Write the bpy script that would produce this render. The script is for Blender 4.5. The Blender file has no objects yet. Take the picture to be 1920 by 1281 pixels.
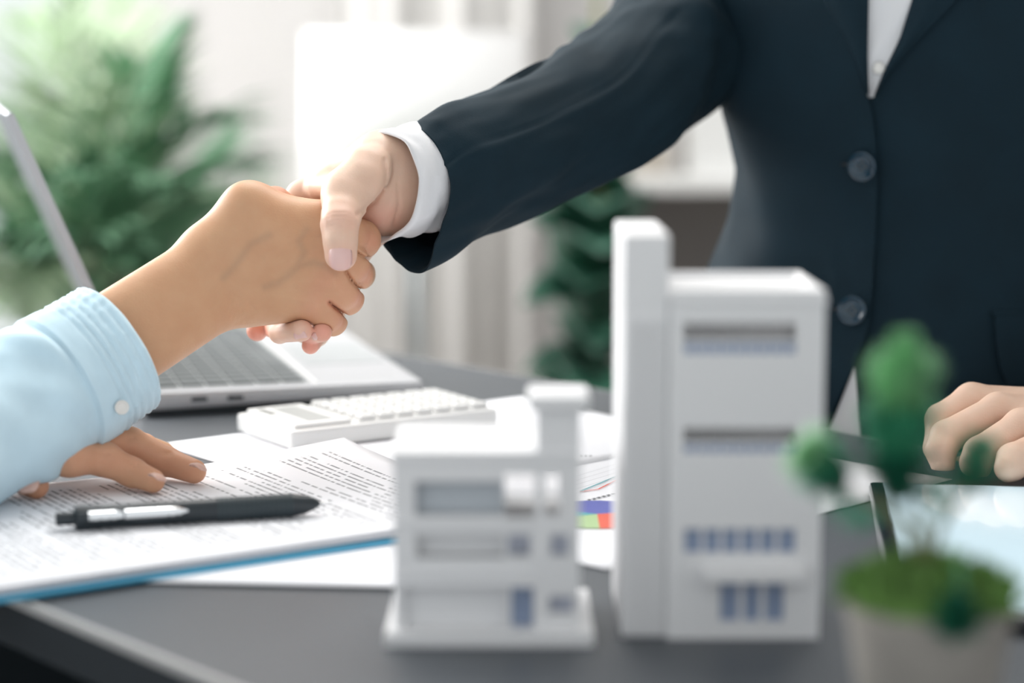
import bpy, bmesh, math, random
import numpy as np
from mathutils import Vector, Matrix, noise
random.seed(7); np.random.seed(7)
S = bpy.context.scene
COL = S.collection
R = math.radians
# ------------------------------------------------------------------ camera
F = 3840.0; TH = 0.75; CH = 0.248; PITCH = R(8.0)
CAM = Vector((0, 0, TH + CH))
cd = bpy.data.cameras.new('camera'); cam = bpy.data.objects.new('camera', cd); COL.objects.link(cam)
cam.location = CAM; cam.rotation_euler = (math.pi/2 - PITCH, 0, 0)
cd.sensor_width = 36; cd.lens = 72; cd.clip_start = .05; cd.clip_end = 60
cd.dof.use_dof = True; cd.dof.focus_distance = 1.185; cd.dof.aperture_fstop = 3.0
S.camera = cam
# ------------------------------------------------------------------ world, lights, exposure
w = bpy.data.worlds.new('world'); S.world = w; w.use_nodes = True
bgn = w.node_tree.nodes['Background']; bgn.inputs[0].default_value = (.93, .97, 1, 1); bgn.inputs[1].default_value = .93
def area(name, loc, target, sx, sy, power, col=(1, 1, 1), spread=180):
    l = bpy.data.lights.new(name, 'AREA'); l.shape = 'RECTANGLE'; l.size = sx; l.size_y = sy; l.energy = power; l.color = col; l.spread = R(spread)
    o = bpy.data.objects.new(name, l); COL.objects.link(o); o.location = loc
    o.rotation_euler = (Vector(target) - Vector(loc)).to_track_quat('-Z', 'Y').to_euler()
    return o
area('window_light', (-2.85, 2.5, 1.85), (0, 1.4, .95), 1.9, 1.6, 100, (1, .99, .98))
area('back_window_light', (-1.9, 3.7, 1.7), (0.0, 1.25, .85), 1.2, 1.3, 42, (1, .99, .98), 150)
area('top_fill_light', (0.1, 2.3, 2.6), (0.0, 1.5, .75), 1.6, 1.2, 34, (1, .99, .97), 170)  # unseen area light added overhead for top and back light
S.view_settings.view_transform = 'Standard'; S.view_settings.look = 'None'
S.view_settings.exposure = 0.14; S.view_settings.gamma = 1; S.view_settings.use_curve_mapping = False

fw = Vector((0, math.cos(PITCH), -math.sin(PITCH))); up = Vector((0, math.sin(PITCH), math.cos(PITCH)))
def P(px, py, d):
    return CAM + fw*d + Vector((1, 0, 0))*((px-960)/F*d) + up*((640.5-py)/F*d)
def TZ(px, py, z=0.0):                       # point at height z above the table top
    r = fw + Vector((1, 0, 0))*((px-960)/F) + up*((640.5-py)/F)
    return CAM + r*((z + TH - CAM.z)/r.z)
# ------------------------------------------------------------------ materials
def mat(name, col, rough=.5, metal=0, spec=.5, bump=0, bscale=200, var=0, vscale=8, sheen=0, sss=0, coat=0, trans=0, emit=0, bdist=.001):
    m = bpy.data.materials.new(name); m.use_nodes = True
    nt = m.node_tree; b = nt.nodes['Principled BSDF']
    b.inputs['Base Color'].default_value = (*col, 1); b.inputs['Roughness'].default_value = rough
    b.inputs['Metallic'].default_value = metal; b.inputs['Specular IOR Level'].default_value = spec
    b.inputs['Sheen Weight'].default_value = sheen; b.inputs['Coat Weight'].default_value = coat
    b.inputs['Transmission Weight'].default_value = trans
    if sss:
        b.inputs['Subsurface Weight'].default_value = sss; b.inputs['Subsurface Radius'].default_value = (1, .35, .2)
        b.inputs['Subsurface Scale'].default_value = .006
    if emit: b.inputs['Emission Color'].default_value = (*col, 1); b.inputs['Emission Strength'].default_value = emit
    tc = nt.nodes.new('ShaderNodeTexCoord')
    if bump:
        n = nt.nodes.new('ShaderNodeTexNoise'); n.inputs['Scale'].default_value = bscale; n.inputs['Detail'].default_value = 4
        nt.links.new(tc.outputs['Object'], n.inputs['Vector'])
        bp = nt.nodes.new('ShaderNodeBump'); bp.inputs['Strength'].default_value = bump; bp.inputs['Distance'].default_value = bdist
        nt.links.new(n.outputs['Fac'], bp.inputs['Height']); nt.links.new(bp.outputs[0], b.inputs['Normal'])
    if var:
        n = nt.nodes.new('ShaderNodeTexNoise'); n.inputs['Scale'].default_value = vscale; n.inputs['Detail'].default_value = 3
        nt.links.new(tc.outputs['Object'], n.inputs['Vector'])
        r = nt.nodes.new('ShaderNodeValToRGB'); r.color_ramp.elements[0].position = .3; r.color_ramp.elements[1].position = .7
        r.color_ramp.elements[0].color = (*[c*(1-var) for c in col], 1); r.color_ramp.elements[1].color = (*[min(1, c*(1+var)) for c in col], 1)
        nt.links.new(n.outputs['Fac'], r.inputs[0]); nt.links.new(r.outputs[0], b.inputs['Base Color'])
    return m
def skin_mat(name, base, blush, vein):
    m = mat(name, base, rough=.48, spec=.35, bump=.25, bscale=900, sss=.12, bdist=.0004)
    nt = m.node_tree; b = nt.nodes['Principled BSDF']
    a = nt.nodes.new('ShaderNodeAttribute'); a.attribute_name = 'tint'
    sp = nt.nodes.new('ShaderNodeSeparateColor'); nt.links.new(a.outputs['Color'], sp.inputs[0])
    m1 = nt.nodes.new('ShaderNodeMix'); m1.data_type = 'RGBA'; m1.inputs[6].default_value = (*base, 1); m1.inputs[7].default_value = (*blush, 1)
    nt.links.new(sp.outputs[0], m1.inputs[0])
    m2 = nt.nodes.new('ShaderNodeMix'); m2.data_type = 'RGBA'; m2.inputs[7].default_value = (*vein, 1)
    nt.links.new(sp.outputs[1], m2.inputs[0]); nt.links.new(m1.outputs[2], m2.inputs[6])
    tc = nt.nodes.new('ShaderNodeTexCoord'); n = nt.nodes.new('ShaderNodeTexNoise'); n.inputs['Scale'].default_value = 60; n.inputs['Detail'].default_value = 5
    nt.links.new(tc.outputs['Object'], n.inputs['Vector'])
    m3 = nt.nodes.new('ShaderNodeMix'); m3.data_type = 'RGBA'; m3.blend_type = 'MULTIPLY'; m3.inputs[0].default_value = .35
    r = nt.nodes.new('ShaderNodeValToRGB'); r.color_ramp.elements[0].position = .3; r.color_ramp.elements[1].position = .65
    r.color_ramp.elements[0].color = (.85, .72, .66, 1); r.color_ramp.elements[1].color = (1, 1, 1, 1)
    nt.links.new(n.outputs['Fac'], r.inputs[0]); nt.links.new(r.outputs[0], m3.inputs[7]); nt.links.new(m2.outputs[2], m3.inputs[6])
    nt.links.new(m3.outputs[2], b.inputs['Base Color'])
    return m
M = dict(
 wall=mat('wall paint', (.72, .705, .695), .9, bump=.1, bscale=80),
 floor=mat('floor', (.36, .34, .32), .6, var=.1, vscale=3),
 ceil=mat('ceiling paint', (.85, .85, .84), .9),
 table=mat('table laminate', (.070, .080, .092), .45, spec=.42, bump=.05, bscale=600, var=.08, vscale=6),
 band=mat('edge banding', (.42, .42, .42), .4),
 black=mat('black plastic', (.012, .02, .026), .38, spec=.5),
 rubber=mat('grip rubber', (.02, .033, .04), .55),
 chrome=mat('chrome', (.75, .76, .77), .18, metal=1),
 paper=mat('paper', (.88, .885, .92), .75),
 blue=mat('blue folder', (.05, .33, .52), .5),
 alu=mat('aluminium', (.50, .505, .525), .45, metal=.25),
 alud=mat('dark aluminium', (.22, .24, .27), .35, metal=.6),
 key=mat('keycaps', (.13, .145, .15), .5),
 deck=mat('keyboard well', (.42, .44, .45), .5),
 white=mat('white plastic', (.86, .86, .85), .45),
 model=mat('white model plastic', (.80, .80, .81), .5, bump=.05, bscale=500),
 glassblue=mat('tinted window pane', (.30, .37, .52), .25),
 lcd=mat('grey display', (.42, .43, .42), .3),
 solar=mat('solar cell', (.18, .19, .18), .3),
 navy=mat('navy suit cloth', (.0058, .0195, .0300), .80, spec=.20, bump=.35, bscale=1400, var=.12, vscale=25, bdist=.0004),
 navyd=mat('navy button', (.008, .035, .06), .22, coat=.3),
 shirt=mat('white shirt cotton', (.78, .78, .795), .8, bump=.3, bscale=1200, bdist=.0003),
 sky=mat('light blue cotton', (.58, .77, .87), .82, sheen=.1, bump=.4, bscale=1300, var=.05, vscale=40, bdist=.0004),
 pearl=mat('pearl button', (.78, .76, .72), .25, coat=.5),
 nail=mat('fingernail', (.80, .50, .46), .28, coat=.3, sss=.1),
 naild=mat('fingernail tan', (.72, .46, .38), .3, coat=.3),
 skinL=skin_mat('tan skin', (.64, .37, .215), (.72, .33, .23), (.30, .22, .15)),
 skinR=skin_mat('light skin', (.80, .565, .435), (.84, .39, .30), (.52, .44, .40)),
 trouser=mat('dark trousers', (.012, .018, .024), .8),
 screen=mat('tablet screen', (.60, .76, .84), .12, coat=.5, emit=.35),  # pale blue and glow stand in for the window's reflection
 bezel=mat('tablet bezel', (.015, .02, .025), .2),
 leafA=mat('palm leaf', (.19, .37, .23), .5, var=.35, vscale=7, spec=.4),
 leafB=mat('pale palm leaf', (.48, .60, .42), .5, var=.3, vscale=7),
 leafD=mat('dark leaf', (.03, .115, .075), .4, var=.35, vscale=9),
 stem=mat('plant stem', (.16, .17, .07), .7),
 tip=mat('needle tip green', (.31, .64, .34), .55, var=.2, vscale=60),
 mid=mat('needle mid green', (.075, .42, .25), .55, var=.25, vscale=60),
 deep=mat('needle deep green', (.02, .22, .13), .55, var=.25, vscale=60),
 moss=mat('moss', (.13, .26, .06), .8, var=.5, vscale=120),
 pot=mat('stone pot', (.36, .335, .30), .85, bump=.3, bscale=150, var=.12, vscale=40),
 planter=mat('planter', (.6, .58, .55), .7),
 shade=mat('lamp shade fabric', (.88, .88, .88), .8),
 pole=mat('lamp pole metal', (.35, .38, .39), .35, metal=.6),
 curtain=mat('curtain fabric', (.80, .79, .775), .9),
 shelf=mat('shelf white', (.82, .82, .81), .6),
 shelfback=mat('shelf back panel', (.22, .20, .19), .7),
 beige=mat('beige box', (.52, .47, .41), .8),
 frame=mat('dark window frame', (.04, .05, .055), .5),
 glass=mat('window glass', (.98, .98, .98), .02, trans=1),
 c_blue=mat('chart blue', (.12, .14, .45), .7), c_teal=mat('chart teal', (.08, .38, .42), .7),
 c_red=mat('chart red', (.75, .13, .08), .7), c_green=mat('chart green', (.42, .58, .30), .7),
 ink=mat('ink', (.10, .11, .12), .7), inkl=mat('pale ink', (.55, .56, .58), .7),
)
# ------------------------------------------------------------------ helpers
def link(name, me, m, parent=None, smooth=False):
    o = bpy.data.objects.new(name, me); COL.objects.link(o)
    if m is not None:
        for x in (m if isinstance(m, (list, tuple)) else [m]): me.materials.append(x)
    if smooth: me.shade_smooth()
    if parent is not None:
        o.parent = parent; o.matrix_parent_inverse = pinv(parent)
    return o
def pinv(p):
    mtx = Matrix.Identity(4); q = p
    while q is not None:
        mtx = (Matrix.LocRotScale(q.location, q.rotation_euler, q.scale) if q.parent is None else q.matrix_parent_inverse @ Matrix.LocRotScale(q.location, q.rotation_euler, q.scale)) @ mtx
        q = q.parent
    return mtx.inverted()
def obj(name, verts, faces, m, parent=None, smooth=False, mi=None):
    me = bpy.data.meshes.new(name); me.from_pydata([tuple(v) for v in verts], [], faces); me.update()
    o = link(name, me, m, parent, smooth)
    if mi is not None: me.polygons.foreach_set('material_index', mi)
    return o
def thing(name, label, cat, loc=(0, 0, 0), group=None, rz=0):
    o = bpy.data.objects.new(name, None); COL.objects.link(o); o.location = loc; o.rotation_euler = (0, 0, rz); o.empty_display_size = .02
    return tag(o, label, cat, group)
def tag(o, label, cat, group=None):
    o['label'] = label; o['category'] = cat
    if group: o['group'] = group
    return o
class MB:
    def __init__(s, X=None): s.v = []; s.f = []; s.m = []; s.X = X or Matrix.Identity(4)
    def box(s, x0, x1, y0, y1, z0, z1, mi=0, bev=0):
        n = len(s.v)
        if bev <= 0:
            s.v += [s.X @ Vector(c) for c in ((x0,y0,z0),(x1,y0,z0),(x1,y1,z0),(x0,y1,z0),(x0,y0,z1),(x1,y0,z1),(x1,y1,z1),(x0,y1,z1))]
            fs = [(0,3,2,1),(4,5,6,7),(0,1,5,4),(1,2,6,5),(2,3,7,6),(3,0,4,7)]
        else:
            bm = bmesh.new(); bmesh.ops.create_cube(bm, size=1)
            for v in bm.verts: v.co = Vector(((x0+x1)/2 + v.co.x*(x1-x0), (y0+y1)/2 + v.co.y*(y1-y0), (z0+z1)/2 + v.co.z*(z1-z0)))
            bmesh.ops.bevel(bm, geom=bm.edges[:], offset=bev, segments=2, profile=.6, affect='EDGES')
            bm.verts.index_update(); s.v += [s.X @ v.co for v in bm.verts]; fs = [tuple(v.index for v in f.verts) for f in bm.faces]; bm.free()
        for f in fs: s.f.append(tuple(i+n for i in f)); s.m.append(mi)
        return s
    def tube(s, pts, rad, seg=12, mi=0, cap=True):
        n0 = len(s.v); pts = [Vector(p) for p in pts]
        rad = rad if isinstance(rad, (list, tuple)) else [rad]*len(pts)
        prev = None
        for i, p in enumerate(pts):
            t = (pts[min(i+1, len(pts)-1)] - pts[max(i-1, 0)]).normalized()
            if prev is None: u = t.orthogonal().normalized()
            else: u = (prev - t*prev.dot(t)).normalized()
            prev = u; v = t.cross(u)
            for k in range(seg):
                a = 2*math.pi*k/seg; s.v.append(s.X @ (p + (u*math.cos(a) + v*math.sin(a))*rad[i]))
        for i in range(len(pts)-1):
            for k in range(seg):
                a = n0 + i*seg + k; b = n0 + i*seg + (k+1) % seg
                s.f.append((a, b, b+seg, a+seg)); s.m.append(mi)
        if cap:
            s.f.append(tuple(range(n0+seg-1, n0-1, -1))); s.m.append(mi)
            s.f.append(tuple(n0+(len(pts)-1)*seg+k for k in range(seg))); s.m.append(mi)
        return s
    def lathe(s, prof, c=(0,0,0), seg=32, mi=0, axis=None):
        n0 = len(s.v); Q = Matrix.Translation(Vector(c))
        if axis is not None: Q = Q @ Vector(axis).to_track_quat('Z', 'Y').to_matrix().to_4x4()
        for r, z in prof:
            for k in range(seg):
                a = 2*math.pi*k/seg; s.v.append(s.X @ (Q @ Vector((r*math.cos(a), r*math.sin(a), z))))
        for i in range(len(prof)-1):
            for k in range(seg):
                a = n0+i*seg+k; b = n0+i*seg+(k+1) % seg
                s.f.append((a, b, b+seg, a+seg)); s.m.append(mi)
        return s
    def poly(s, pts, mi=0):
        n = len(s.v); s.v += [s.X @ Vector(p) for p in pts]; s.f.append(tuple(range(n, n+len(pts)))); s.m.append(mi); return s
    def build(s, name, m, parent=None, smooth=False):
        o = obj(name, s.v, s.f, m, parent, smooth, s.m)
        return o
def autosmooth(o, ang=40):
    me = o.data; me.shade_smooth()
    bm = bmesh.new(); bm.from_mesh(me)
    for e in bm.edges:
        if len(e.link_faces) == 2 and e.calc_face_angle(0) > R(ang): e.smooth = False
    bm.to_mesh(me); bm.free(); return o
def struct(o): o['kind'] = 'structure'; return o
def spline(keys, t):                                        # Catmull-Rom through lists of numbers
    n = len(keys)-1; x = min(max(t, 0), 1)*n; i = min(int(x), n-1); u = x-i
    p1, p2 = keys[i], keys[i+1]; p0 = keys[i-1] if i > 0 else [2*a-b for a, b in zip(p1, p2)]; p3 = keys[i+2] if i+2 <= n else [2*b-a for a, b in zip(p1, p2)]
    return [.5*((2*b)+(c-a)*u+(2*a-5*b+4*c-d)*u*u+(3*b-a-3*c+d)*u**3) for a, b, c, d in zip(p0, p1, p2, p3)]
def loft(name, keys, m, parent, ns=60, seg=64, disp=None, wall=.0012, expo=2.0, capend=False, shear=0):
    """keys: (px, py, depth, half_px, half_depth_m). Open tube with inner wall turned in at the start."""
    K = []
    for px, py, d, h, b in keys:
        p = P(px, py, d); K.append([p.x, p.y, p.z, h*d/F, b])
    rows = []
    for i in range(ns+1):
        t = i/ns; k = spline(K, t); k2 = spline(K, min(t+.01, 1)); k1 = spline(K, max(t-.01, 0))
        c = Vector(k[:3]); T = (Vector(k2[:3])-Vector(k1[:3])).normalized()
        wd = Vector((0, 1, 0)); wd = (wd - T*wd.dot(T)).normalized(); u = T.cross(wd).normalized()
        if u.z < 0: u = -u
        row = []
        for j in range(seg):
            a = 2*math.pi*j/seg; ca, sa = math.cos(a), math.sin(a)
            e = 2/expo; q = u*(k[3]*math.copysign(abs(ca)**e, ca)) - wd*(k[4]*math.copysign(abs(sa)**e, sa))   # a=90deg faces the camera
            n = q.normalized(); off = disp(t, a, c+q) if disp else 0
            row.append(c + q + n*off - T*(shear*max(0, 1-t/.12)**1.5*(.5-.5*ca)**1.5))
        rows.append((row, c))
    verts = []; faces = []
    inner = rows[0]
    seq = []
    for k in range(10, -1, -1): seq.append([p + (rows[k][1]-p).normalized()*wall*(1 if k else .9) for p in rows[k][0]])
    for r_, c in rows: seq.append(r_)
    for r_ in seq: verts += r_
    for i in range(len(seq)-1):
        for j in range(seg):
            a = i*seg+j; b = i*seg+(j+1) % seg; faces.append((a, b, b+seg, a+seg))
    if capend:
        verts.append(rows[-1][1]); c = len(verts)-1; o_ = (len(seq)-1)*seg
        for j in range(seg): faces.append((o_+j, o_+(j+1) % seg, c))
    return verts, faces
# ------------------------------------------------------------------ implicit surfaces for bodies
def pl_dist2(U, Vv, pts):
    best = np.full(U.shape, 1e9, np.float32)
    for (x0, y0), (x1, y1) in zip(pts[:-1], pts[1:]):
        L = (x1-x0)**2+(y1-y0)**2+1e-9; t = np.clip(((U-x0)*(x1-x0)+(Vv-y0)*(y1-y0))/L, 0, 1)
        best = np.minimum(best, (U-x0-t*(x1-x0))**2+(Vv-y0-t*(y1-y0))**2)
    return best
class SDF:
    def __init__(s, lo, hi, h):
        s.lo = np.array(lo, np.float32); s.h = h; s.n = np.maximum(4, np.ceil((np.array(hi)-s.lo)/h).astype(int)+1)
        s.ax = [s.lo[i] + h*np.arange(s.n[i], dtype=np.float32) for i in range(3)]
        s.D = np.full(s.n, 1.0, np.float32)
    def sub(s, lo, hi):
        a = np.clip(np.floor((lo-s.lo)/s.h).astype(int), 0, s.n-1); b = np.clip(np.ceil((hi-s.lo)/s.h).astype(int)+1, 1, s.n)
        if (b <= a).any(): return None
        sl = tuple(slice(int(a[i]), int(b[i])) for i in range(3))
        G = np.meshgrid(*[s.ax[i][sl[i]] for i in range(3)], indexing='ij')
        return sl, G
    @staticmethod
    def cone(G, a, b, ra, rb):
        ab = b-a; L = float((ab*ab).sum()) + 1e-12
        px, py, pz = G[0]-a[0], G[1]-a[1], G[2]-a[2]
        t = np.clip((px*ab[0]+py*ab[1]+pz*ab[2])/L, 0, 1)
        dx, dy, dz = px-t*ab[0], py-t*ab[1], pz-t*ab[2]
        return np.sqrt(dx*dx+dy*dy+dz*dz) - (ra+(rb-ra)*t)
    def add(s, prims, D=None, k=.01):
        """smooth union of round cones (a,b,ra,rb) into D"""
        if D is None: D = s.D
        for a, b, ra, rb in prims:
            a = np.array(a, np.float32); b = np.array(b, np.float32); pad = max(ra, rb)+k+4*s.h
            q = s.sub(np.minimum(a, b)-pad, np.maximum(a, b)+pad)
            if q is None: continue
            sl, G = q; d = s.cone(G, a, b, ra, rb); o = D[sl]
            if k > 0:
                hh = np.clip(.5+.5*(o-d)/k, 0, 1); D[sl] = o*(1-hh)+d*hh - k*hh*(1-hh)
            else: D[sl] = np.minimum(o, d)
        return D
    def finger(s, pts, rs, k=.008, base=None):
        """one finger: its own field joined smoothly to the palm (base copy) but not to its neighbours"""
        T = np.full(s.n, 1.0, np.float32)
        s.add([(pts[i], pts[i+1], rs[i], rs[i+1]) for i in range(len(pts)-1)], T, .003)
        o = base; hh = np.clip(.5+.5*(o-T)/k, 0, 1); J = o*(1-hh)+T*hh - k*hh*(1-hh)
        s.D = np.minimum(s.D, J)
    def crease(s, a, b, depth, width):
        a = np.array(a, np.float32); b = np.array(b, np.float32); pad = width*3+2*s.h
        q = s.sub(np.minimum(a, b)-pad, np.maximum(a, b)+pad)
        if q is None: return
        sl, G = q; d = s.cone(G, a, b, 0, 0); s.D[sl] += depth*np.exp(-(d/width)**2)
    def pcrease(s, pts, d0, d1, depth, wpx):
        """groove along a pixel polyline on the surface lying between depths d0 and d1"""
        xs = [p[0] for p in pts]; ys = [p[1] for p in pts]; m_ = 3*wpx
        c = np.array([A3(P(x, y, d)) for x in (min(xs)-m_, max(xs)+m_) for y in (min(ys)-m_, max(ys)+m_) for d in (d0, d1)])
        q = s.sub(c.min(0), c.max(0))
        if q is None: return
        sl, G = q; X = G[0]; Y = G[1]; Z = G[2]-CAM.z
        dep = Y*fw.y + Z*fw.z; U = 960 + F*X/dep; Vv = 640.5 - F*(Y*up.y+Z*up.z)/dep
        s.D[sl] += depth*np.exp(-pl_dist2(U, Vv, pts)/wpx**2)*((dep > d0) & (dep < d1))
    def carve(s, other, gap=.0003):
        """keep this body out of another one"""
        ijk = []
        Gx = s.ax; o = other
        idx = [np.clip((Gx[i]-o.lo[i])/o.h, 0, o.n[i]-1.001) for i in range(3)]
        i0 = [x.astype(int) for x in idx]; f = [x-y for x, y in zip(idx, i0)]
        V = 0
        for a in (0, 1):
            for b in (0, 1):
                for c in (0, 1):
                    wgt = ((f[0] if a else 1-f[0])[:, None, None]*(f[1] if b else 1-f[1])[None, :, None]*(f[2] if c else 1-f[2])[None, None, :])
                    V = V + wgt*o.D[np.ix_(i0[0]+a, i0[1]+b, i0[2]+c)]
        ins = [(Gx[i] >= o.lo[i]) & (Gx[i] <= o.lo[i]+o.h*(o.n[i]-1)) for i in range(3)]
        mask = ins[0][:, None, None] & ins[1][None, :, None] & ins[2][None, None, :]
        V = np.where(mask, V, 1.0)
        s.D = np.maximum(s.D, gap - V).astype(np.float32)
    def mesh(s):
        D = s.D; D[D == 0] = 1e-7; n = D.shape; sg = D < 0
        c = [x-1 for x in n]
        acc = np.zeros((*c, 3), np.float32); cnt = np.zeros(c, np.float32)
        cor = [(i, j, k) for i in (0, 1) for j in (0, 1) for k in (0, 1)]
        def cv(A, q): return A[q[0]:q[0]+c[0], q[1]:q[1]+c[1], q[2]:q[2]+c[2]]
        for a in cor:
            for ax in range(3):
                if a[ax] == 1: continue
                b = list(a); b[ax] = 1; va, vb = cv(D, a), cv(D, b); x = cv(sg, a) != cv(sg, b)
                t = np.where(x, va/(va-vb+1e-20), 0)
                for q in range(3):
                    acc[..., q] += np.where(x, a[q] + (t if q == ax else 0), 0)
                cnt += x
        act = cnt > 0; idx = -np.ones(c, np.int64); idx[act] = np.arange(act.sum())
        cell = np.argwhere(act); V = (cell + acc[act]/cnt[act][:, None])*s.h + s.lo
        Fs = []
        for ax in range(3):
            o1, o2 = [(1, 2), (2, 0), (0, 1)][ax]
            lo = [0, 0, 0]; hi = list(n); hi[ax] = n[ax]-1; lo[o1] = lo[o2] = 1; hi[o1] -= 1; hi[o2] -= 1
            A = sg[lo[0]:hi[0], lo[1]:hi[1], lo[2]:hi[2]]
            sh = [0, 0, 0]; sh[ax] = 1
            B = sg[lo[0]+sh[0]:hi[0]+sh[0], lo[1]+sh[1]:hi[1]+sh[1], lo[2]+sh[2]:hi[2]+sh[2]]
            E = np.argwhere(A != B) + np.array(lo)
            inside = sg[E[:, 0], E[:, 1], E[:, 2]]
            def g(d1, d2):
                q = E.copy(); q[:, o1] -= d1; q[:, o2] -= d2; return idx[q[:, 0], q[:, 1], q[:, 2]]
            q = np.stack([g(1, 1), g(0, 1), g(0, 0), g(1, 0)], 1); q[~inside] = q[~inside][:, ::-1]
            Fs.append(q)
        Fq = np.concatenate(Fs); Fq = Fq[(Fq >= 0).all(1)]
        return V, Fq
def np_mesh(name, parts, m, parent, tints, lines=()):
    """join several (verts, quads) surfaces into one skin mesh with a tint attribute"""
    V = np.concatenate([p[0] for p in parts]); off = 0; Q = []
    for v, f in parts: Q.append(f+off); off += len(v)
    Q = np.concatenate(Q).astype(np.int32)
    me = bpy.data.meshes.new(name); me.vertices.add(len(V)); me.vertices.foreach_set('co', V.astype(np.float32).ravel())
    me.loops.add(len(Q)*4); me.loops.foreach_set('vertex_index', Q.ravel()); me.polygons.add(len(Q))
    me.polygons.foreach_set('loop_start', np.arange(0, len(Q)*4, 4, dtype=np.int32)); me.update(calc_edges=True); me.validate()
    at = me.color_attributes.new('tint', 'FLOAT_COLOR', 'POINT'); C = np.zeros((len(V), 4), np.float32); C[:, 3] = 1
    for kind, a, b, r, s_ in tints:
        a = np.array(a); b = np.array(b); ab = b-a; L = (ab*ab).sum()+1e-12
        t = np.clip(((V-a)@ab)/L, 0, 1)[:, None]; d = np.linalg.norm(V-a-t*ab, axis=1)
        C[:, kind] = np.maximum(C[:, kind], s_*np.exp(-(d/r)**2))
    Zc = V[:, 2]-CAM.z; dep = V[:, 1]*fw.y+Zc*fw.z; U_ = 960+F*V[:, 0]/dep; W_ = 640.5-F*(V[:, 1]*up.y+Zc*up.z)/dep
    for kind, pts, wpx, s_, d1 in lines:
        C[:, kind] = np.maximum(C[:, kind], s_*np.exp(-pl_dist2(U_, W_, pts)/wpx**2)*(dep < d1))
    at.data.foreach_set('color', C.ravel())
    o = link(name, me, m, parent, True)
    return o
def nail(parent, c, tipdir, normal, wd, ln, m, curve=.55):
    """curved fingernail plate: c centre, tipdir towards the tip, normal outwards"""
    n = Vector(normal).normalized(); t = Vector(tipdir); t = (t-n*t.dot(n)).normalized(); s_ = t.cross(n).normalized()
    vs = []; fs = []; N = 10
    for i in range(N+1):
        v = -1+2*i/N
        for j in range(N+1):
            u = -1+2*j/N
            # squircle map
            x = u*math.sqrt(max(0, 1-v*v*v*v*.45)); y = v*math.sqrt(max(0, 1-u*u*u*u*.35))
            z = -curve*wd*.5*(x*x) - .10*ln*(y*y)
            edge = max(abs(u), abs(v)); z -= .00025*(1 if edge > .95 else 0)
            vs.append(c + s_*(x*wd/2) + t*(y*ln/2) + n*z)
    for i in range(N):
        for j in range(N):
            a = i*(N+1)+j; fs.append((a, a+1, a+N+2, a+N+1))
    o = obj('fingernail', vs, fs, m, parent, True)
    md = o.modifiers.new('s', 'SOLIDIFY'); md.thickness = .0006; md.offset = 0
    return o
A3 = lambda v: tuple(v)
# ================================================================== SETTING
def wall_holes(name, x0, x1, z0, z1, y, th, holes, m):
    xs = sorted({x0, x1, *[h[0] for h in holes], *[h[1] for h in holes]}); zs = sorted({z0, z1, *[h[2] for h in holes], *[h[3] for h in holes]})
    b = MB()
    for i in range(len(xs)-1):
        for j in range(len(zs)-1):
            cx, cz = (xs[i]+xs[i+1])/2, (zs[j]+zs[j+1])/2
            if any(h[0] < cx < h[1] and h[2] < cz < h[3] for h in holes): continue
            b.box(xs[i], xs[i+1], y, y+th, zs[j], zs[j+1])
    return b.build(name, m)
struct(MB().box(-3, 3, -1.5, 4.35, -.05, 0).build('floor', M['floor']))
struct(MB().box(-3, 3, -1.5, 4.35, 2.8, 2.85).build('ceiling', M['ceil']))
struct(wall_holes('wall_back', -3, 3, 0, 2.8, 4.2, .15, [(-2.6, -.86, .35, 2.3)], M['wall']))
struct(MB().box(3, 3.1, -1.5, 4.35, 0, 2.8).build('wall_right', M['wall']))
wl = MB()
for (y0, y1, z0, z1) in ((-1.5, .6, 0, 2.8), (.6, 3.6, 0, .5), (.6, 3.6, 2.4, 2.8), (3.6, 4.35, 0, 2.8)): wl.box(-3.1, -3, y0, y1, z0, z1)
struct(wl.build('wall_left', M['wall']))
wf = struct(MB().box(-2.6, -.86, 4.2, 4.25, 2.24, 2.3).box(-2.6, -.86, 4.2, 4.25, .35, .41).box(-2.6, -2.54, 4.2, 4.25, .41, 2.24).box(-.92, -.86, 4.2, 4.25, .41, 2.24).build('window_1', M['frame']))
MB().box(-1.76, -1.70, 4.2, 4.25, .41, 2.24).build('mullion', M['frame'], wf)
MB().box(-2.54, -1.76, 4.22, 4.225, .41, 2.24).build('pane', M['glass'], wf)
MB().box(-1.70, -.92, 4.22, 4.225, .41, 2.24).build('pane', M['glass'], wf)
struct(MB().box(-3, 3, 4.185, 4.2, 0, .09).build('baseboard_back', M['shelf']))
wf2 = struct(MB().box(-3.06, -3, .6, 3.6, 2.34, 2.4).box(-3.06, -3, .6, 3.6, .5, .56).box(-3.06, -3, .6, .66, .56, 2.34).box(-3.06, -3, 3.54, 3.6, .56, 2.34).build('window_2', M['frame']))
MB().box(-3.06, -3, 2.07, 2.13, .56, 2.34).build('mullion', M['frame'], wf2)
MB().box(-3.035, -3.03, .66, 2.07, .56, 2.34).build('pane', M['glass'], wf2)
MB().box(-3.035, -3.03, 2.13, 3.54, .56, 2.34).build('pane', M['glass'], wf2)
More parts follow.
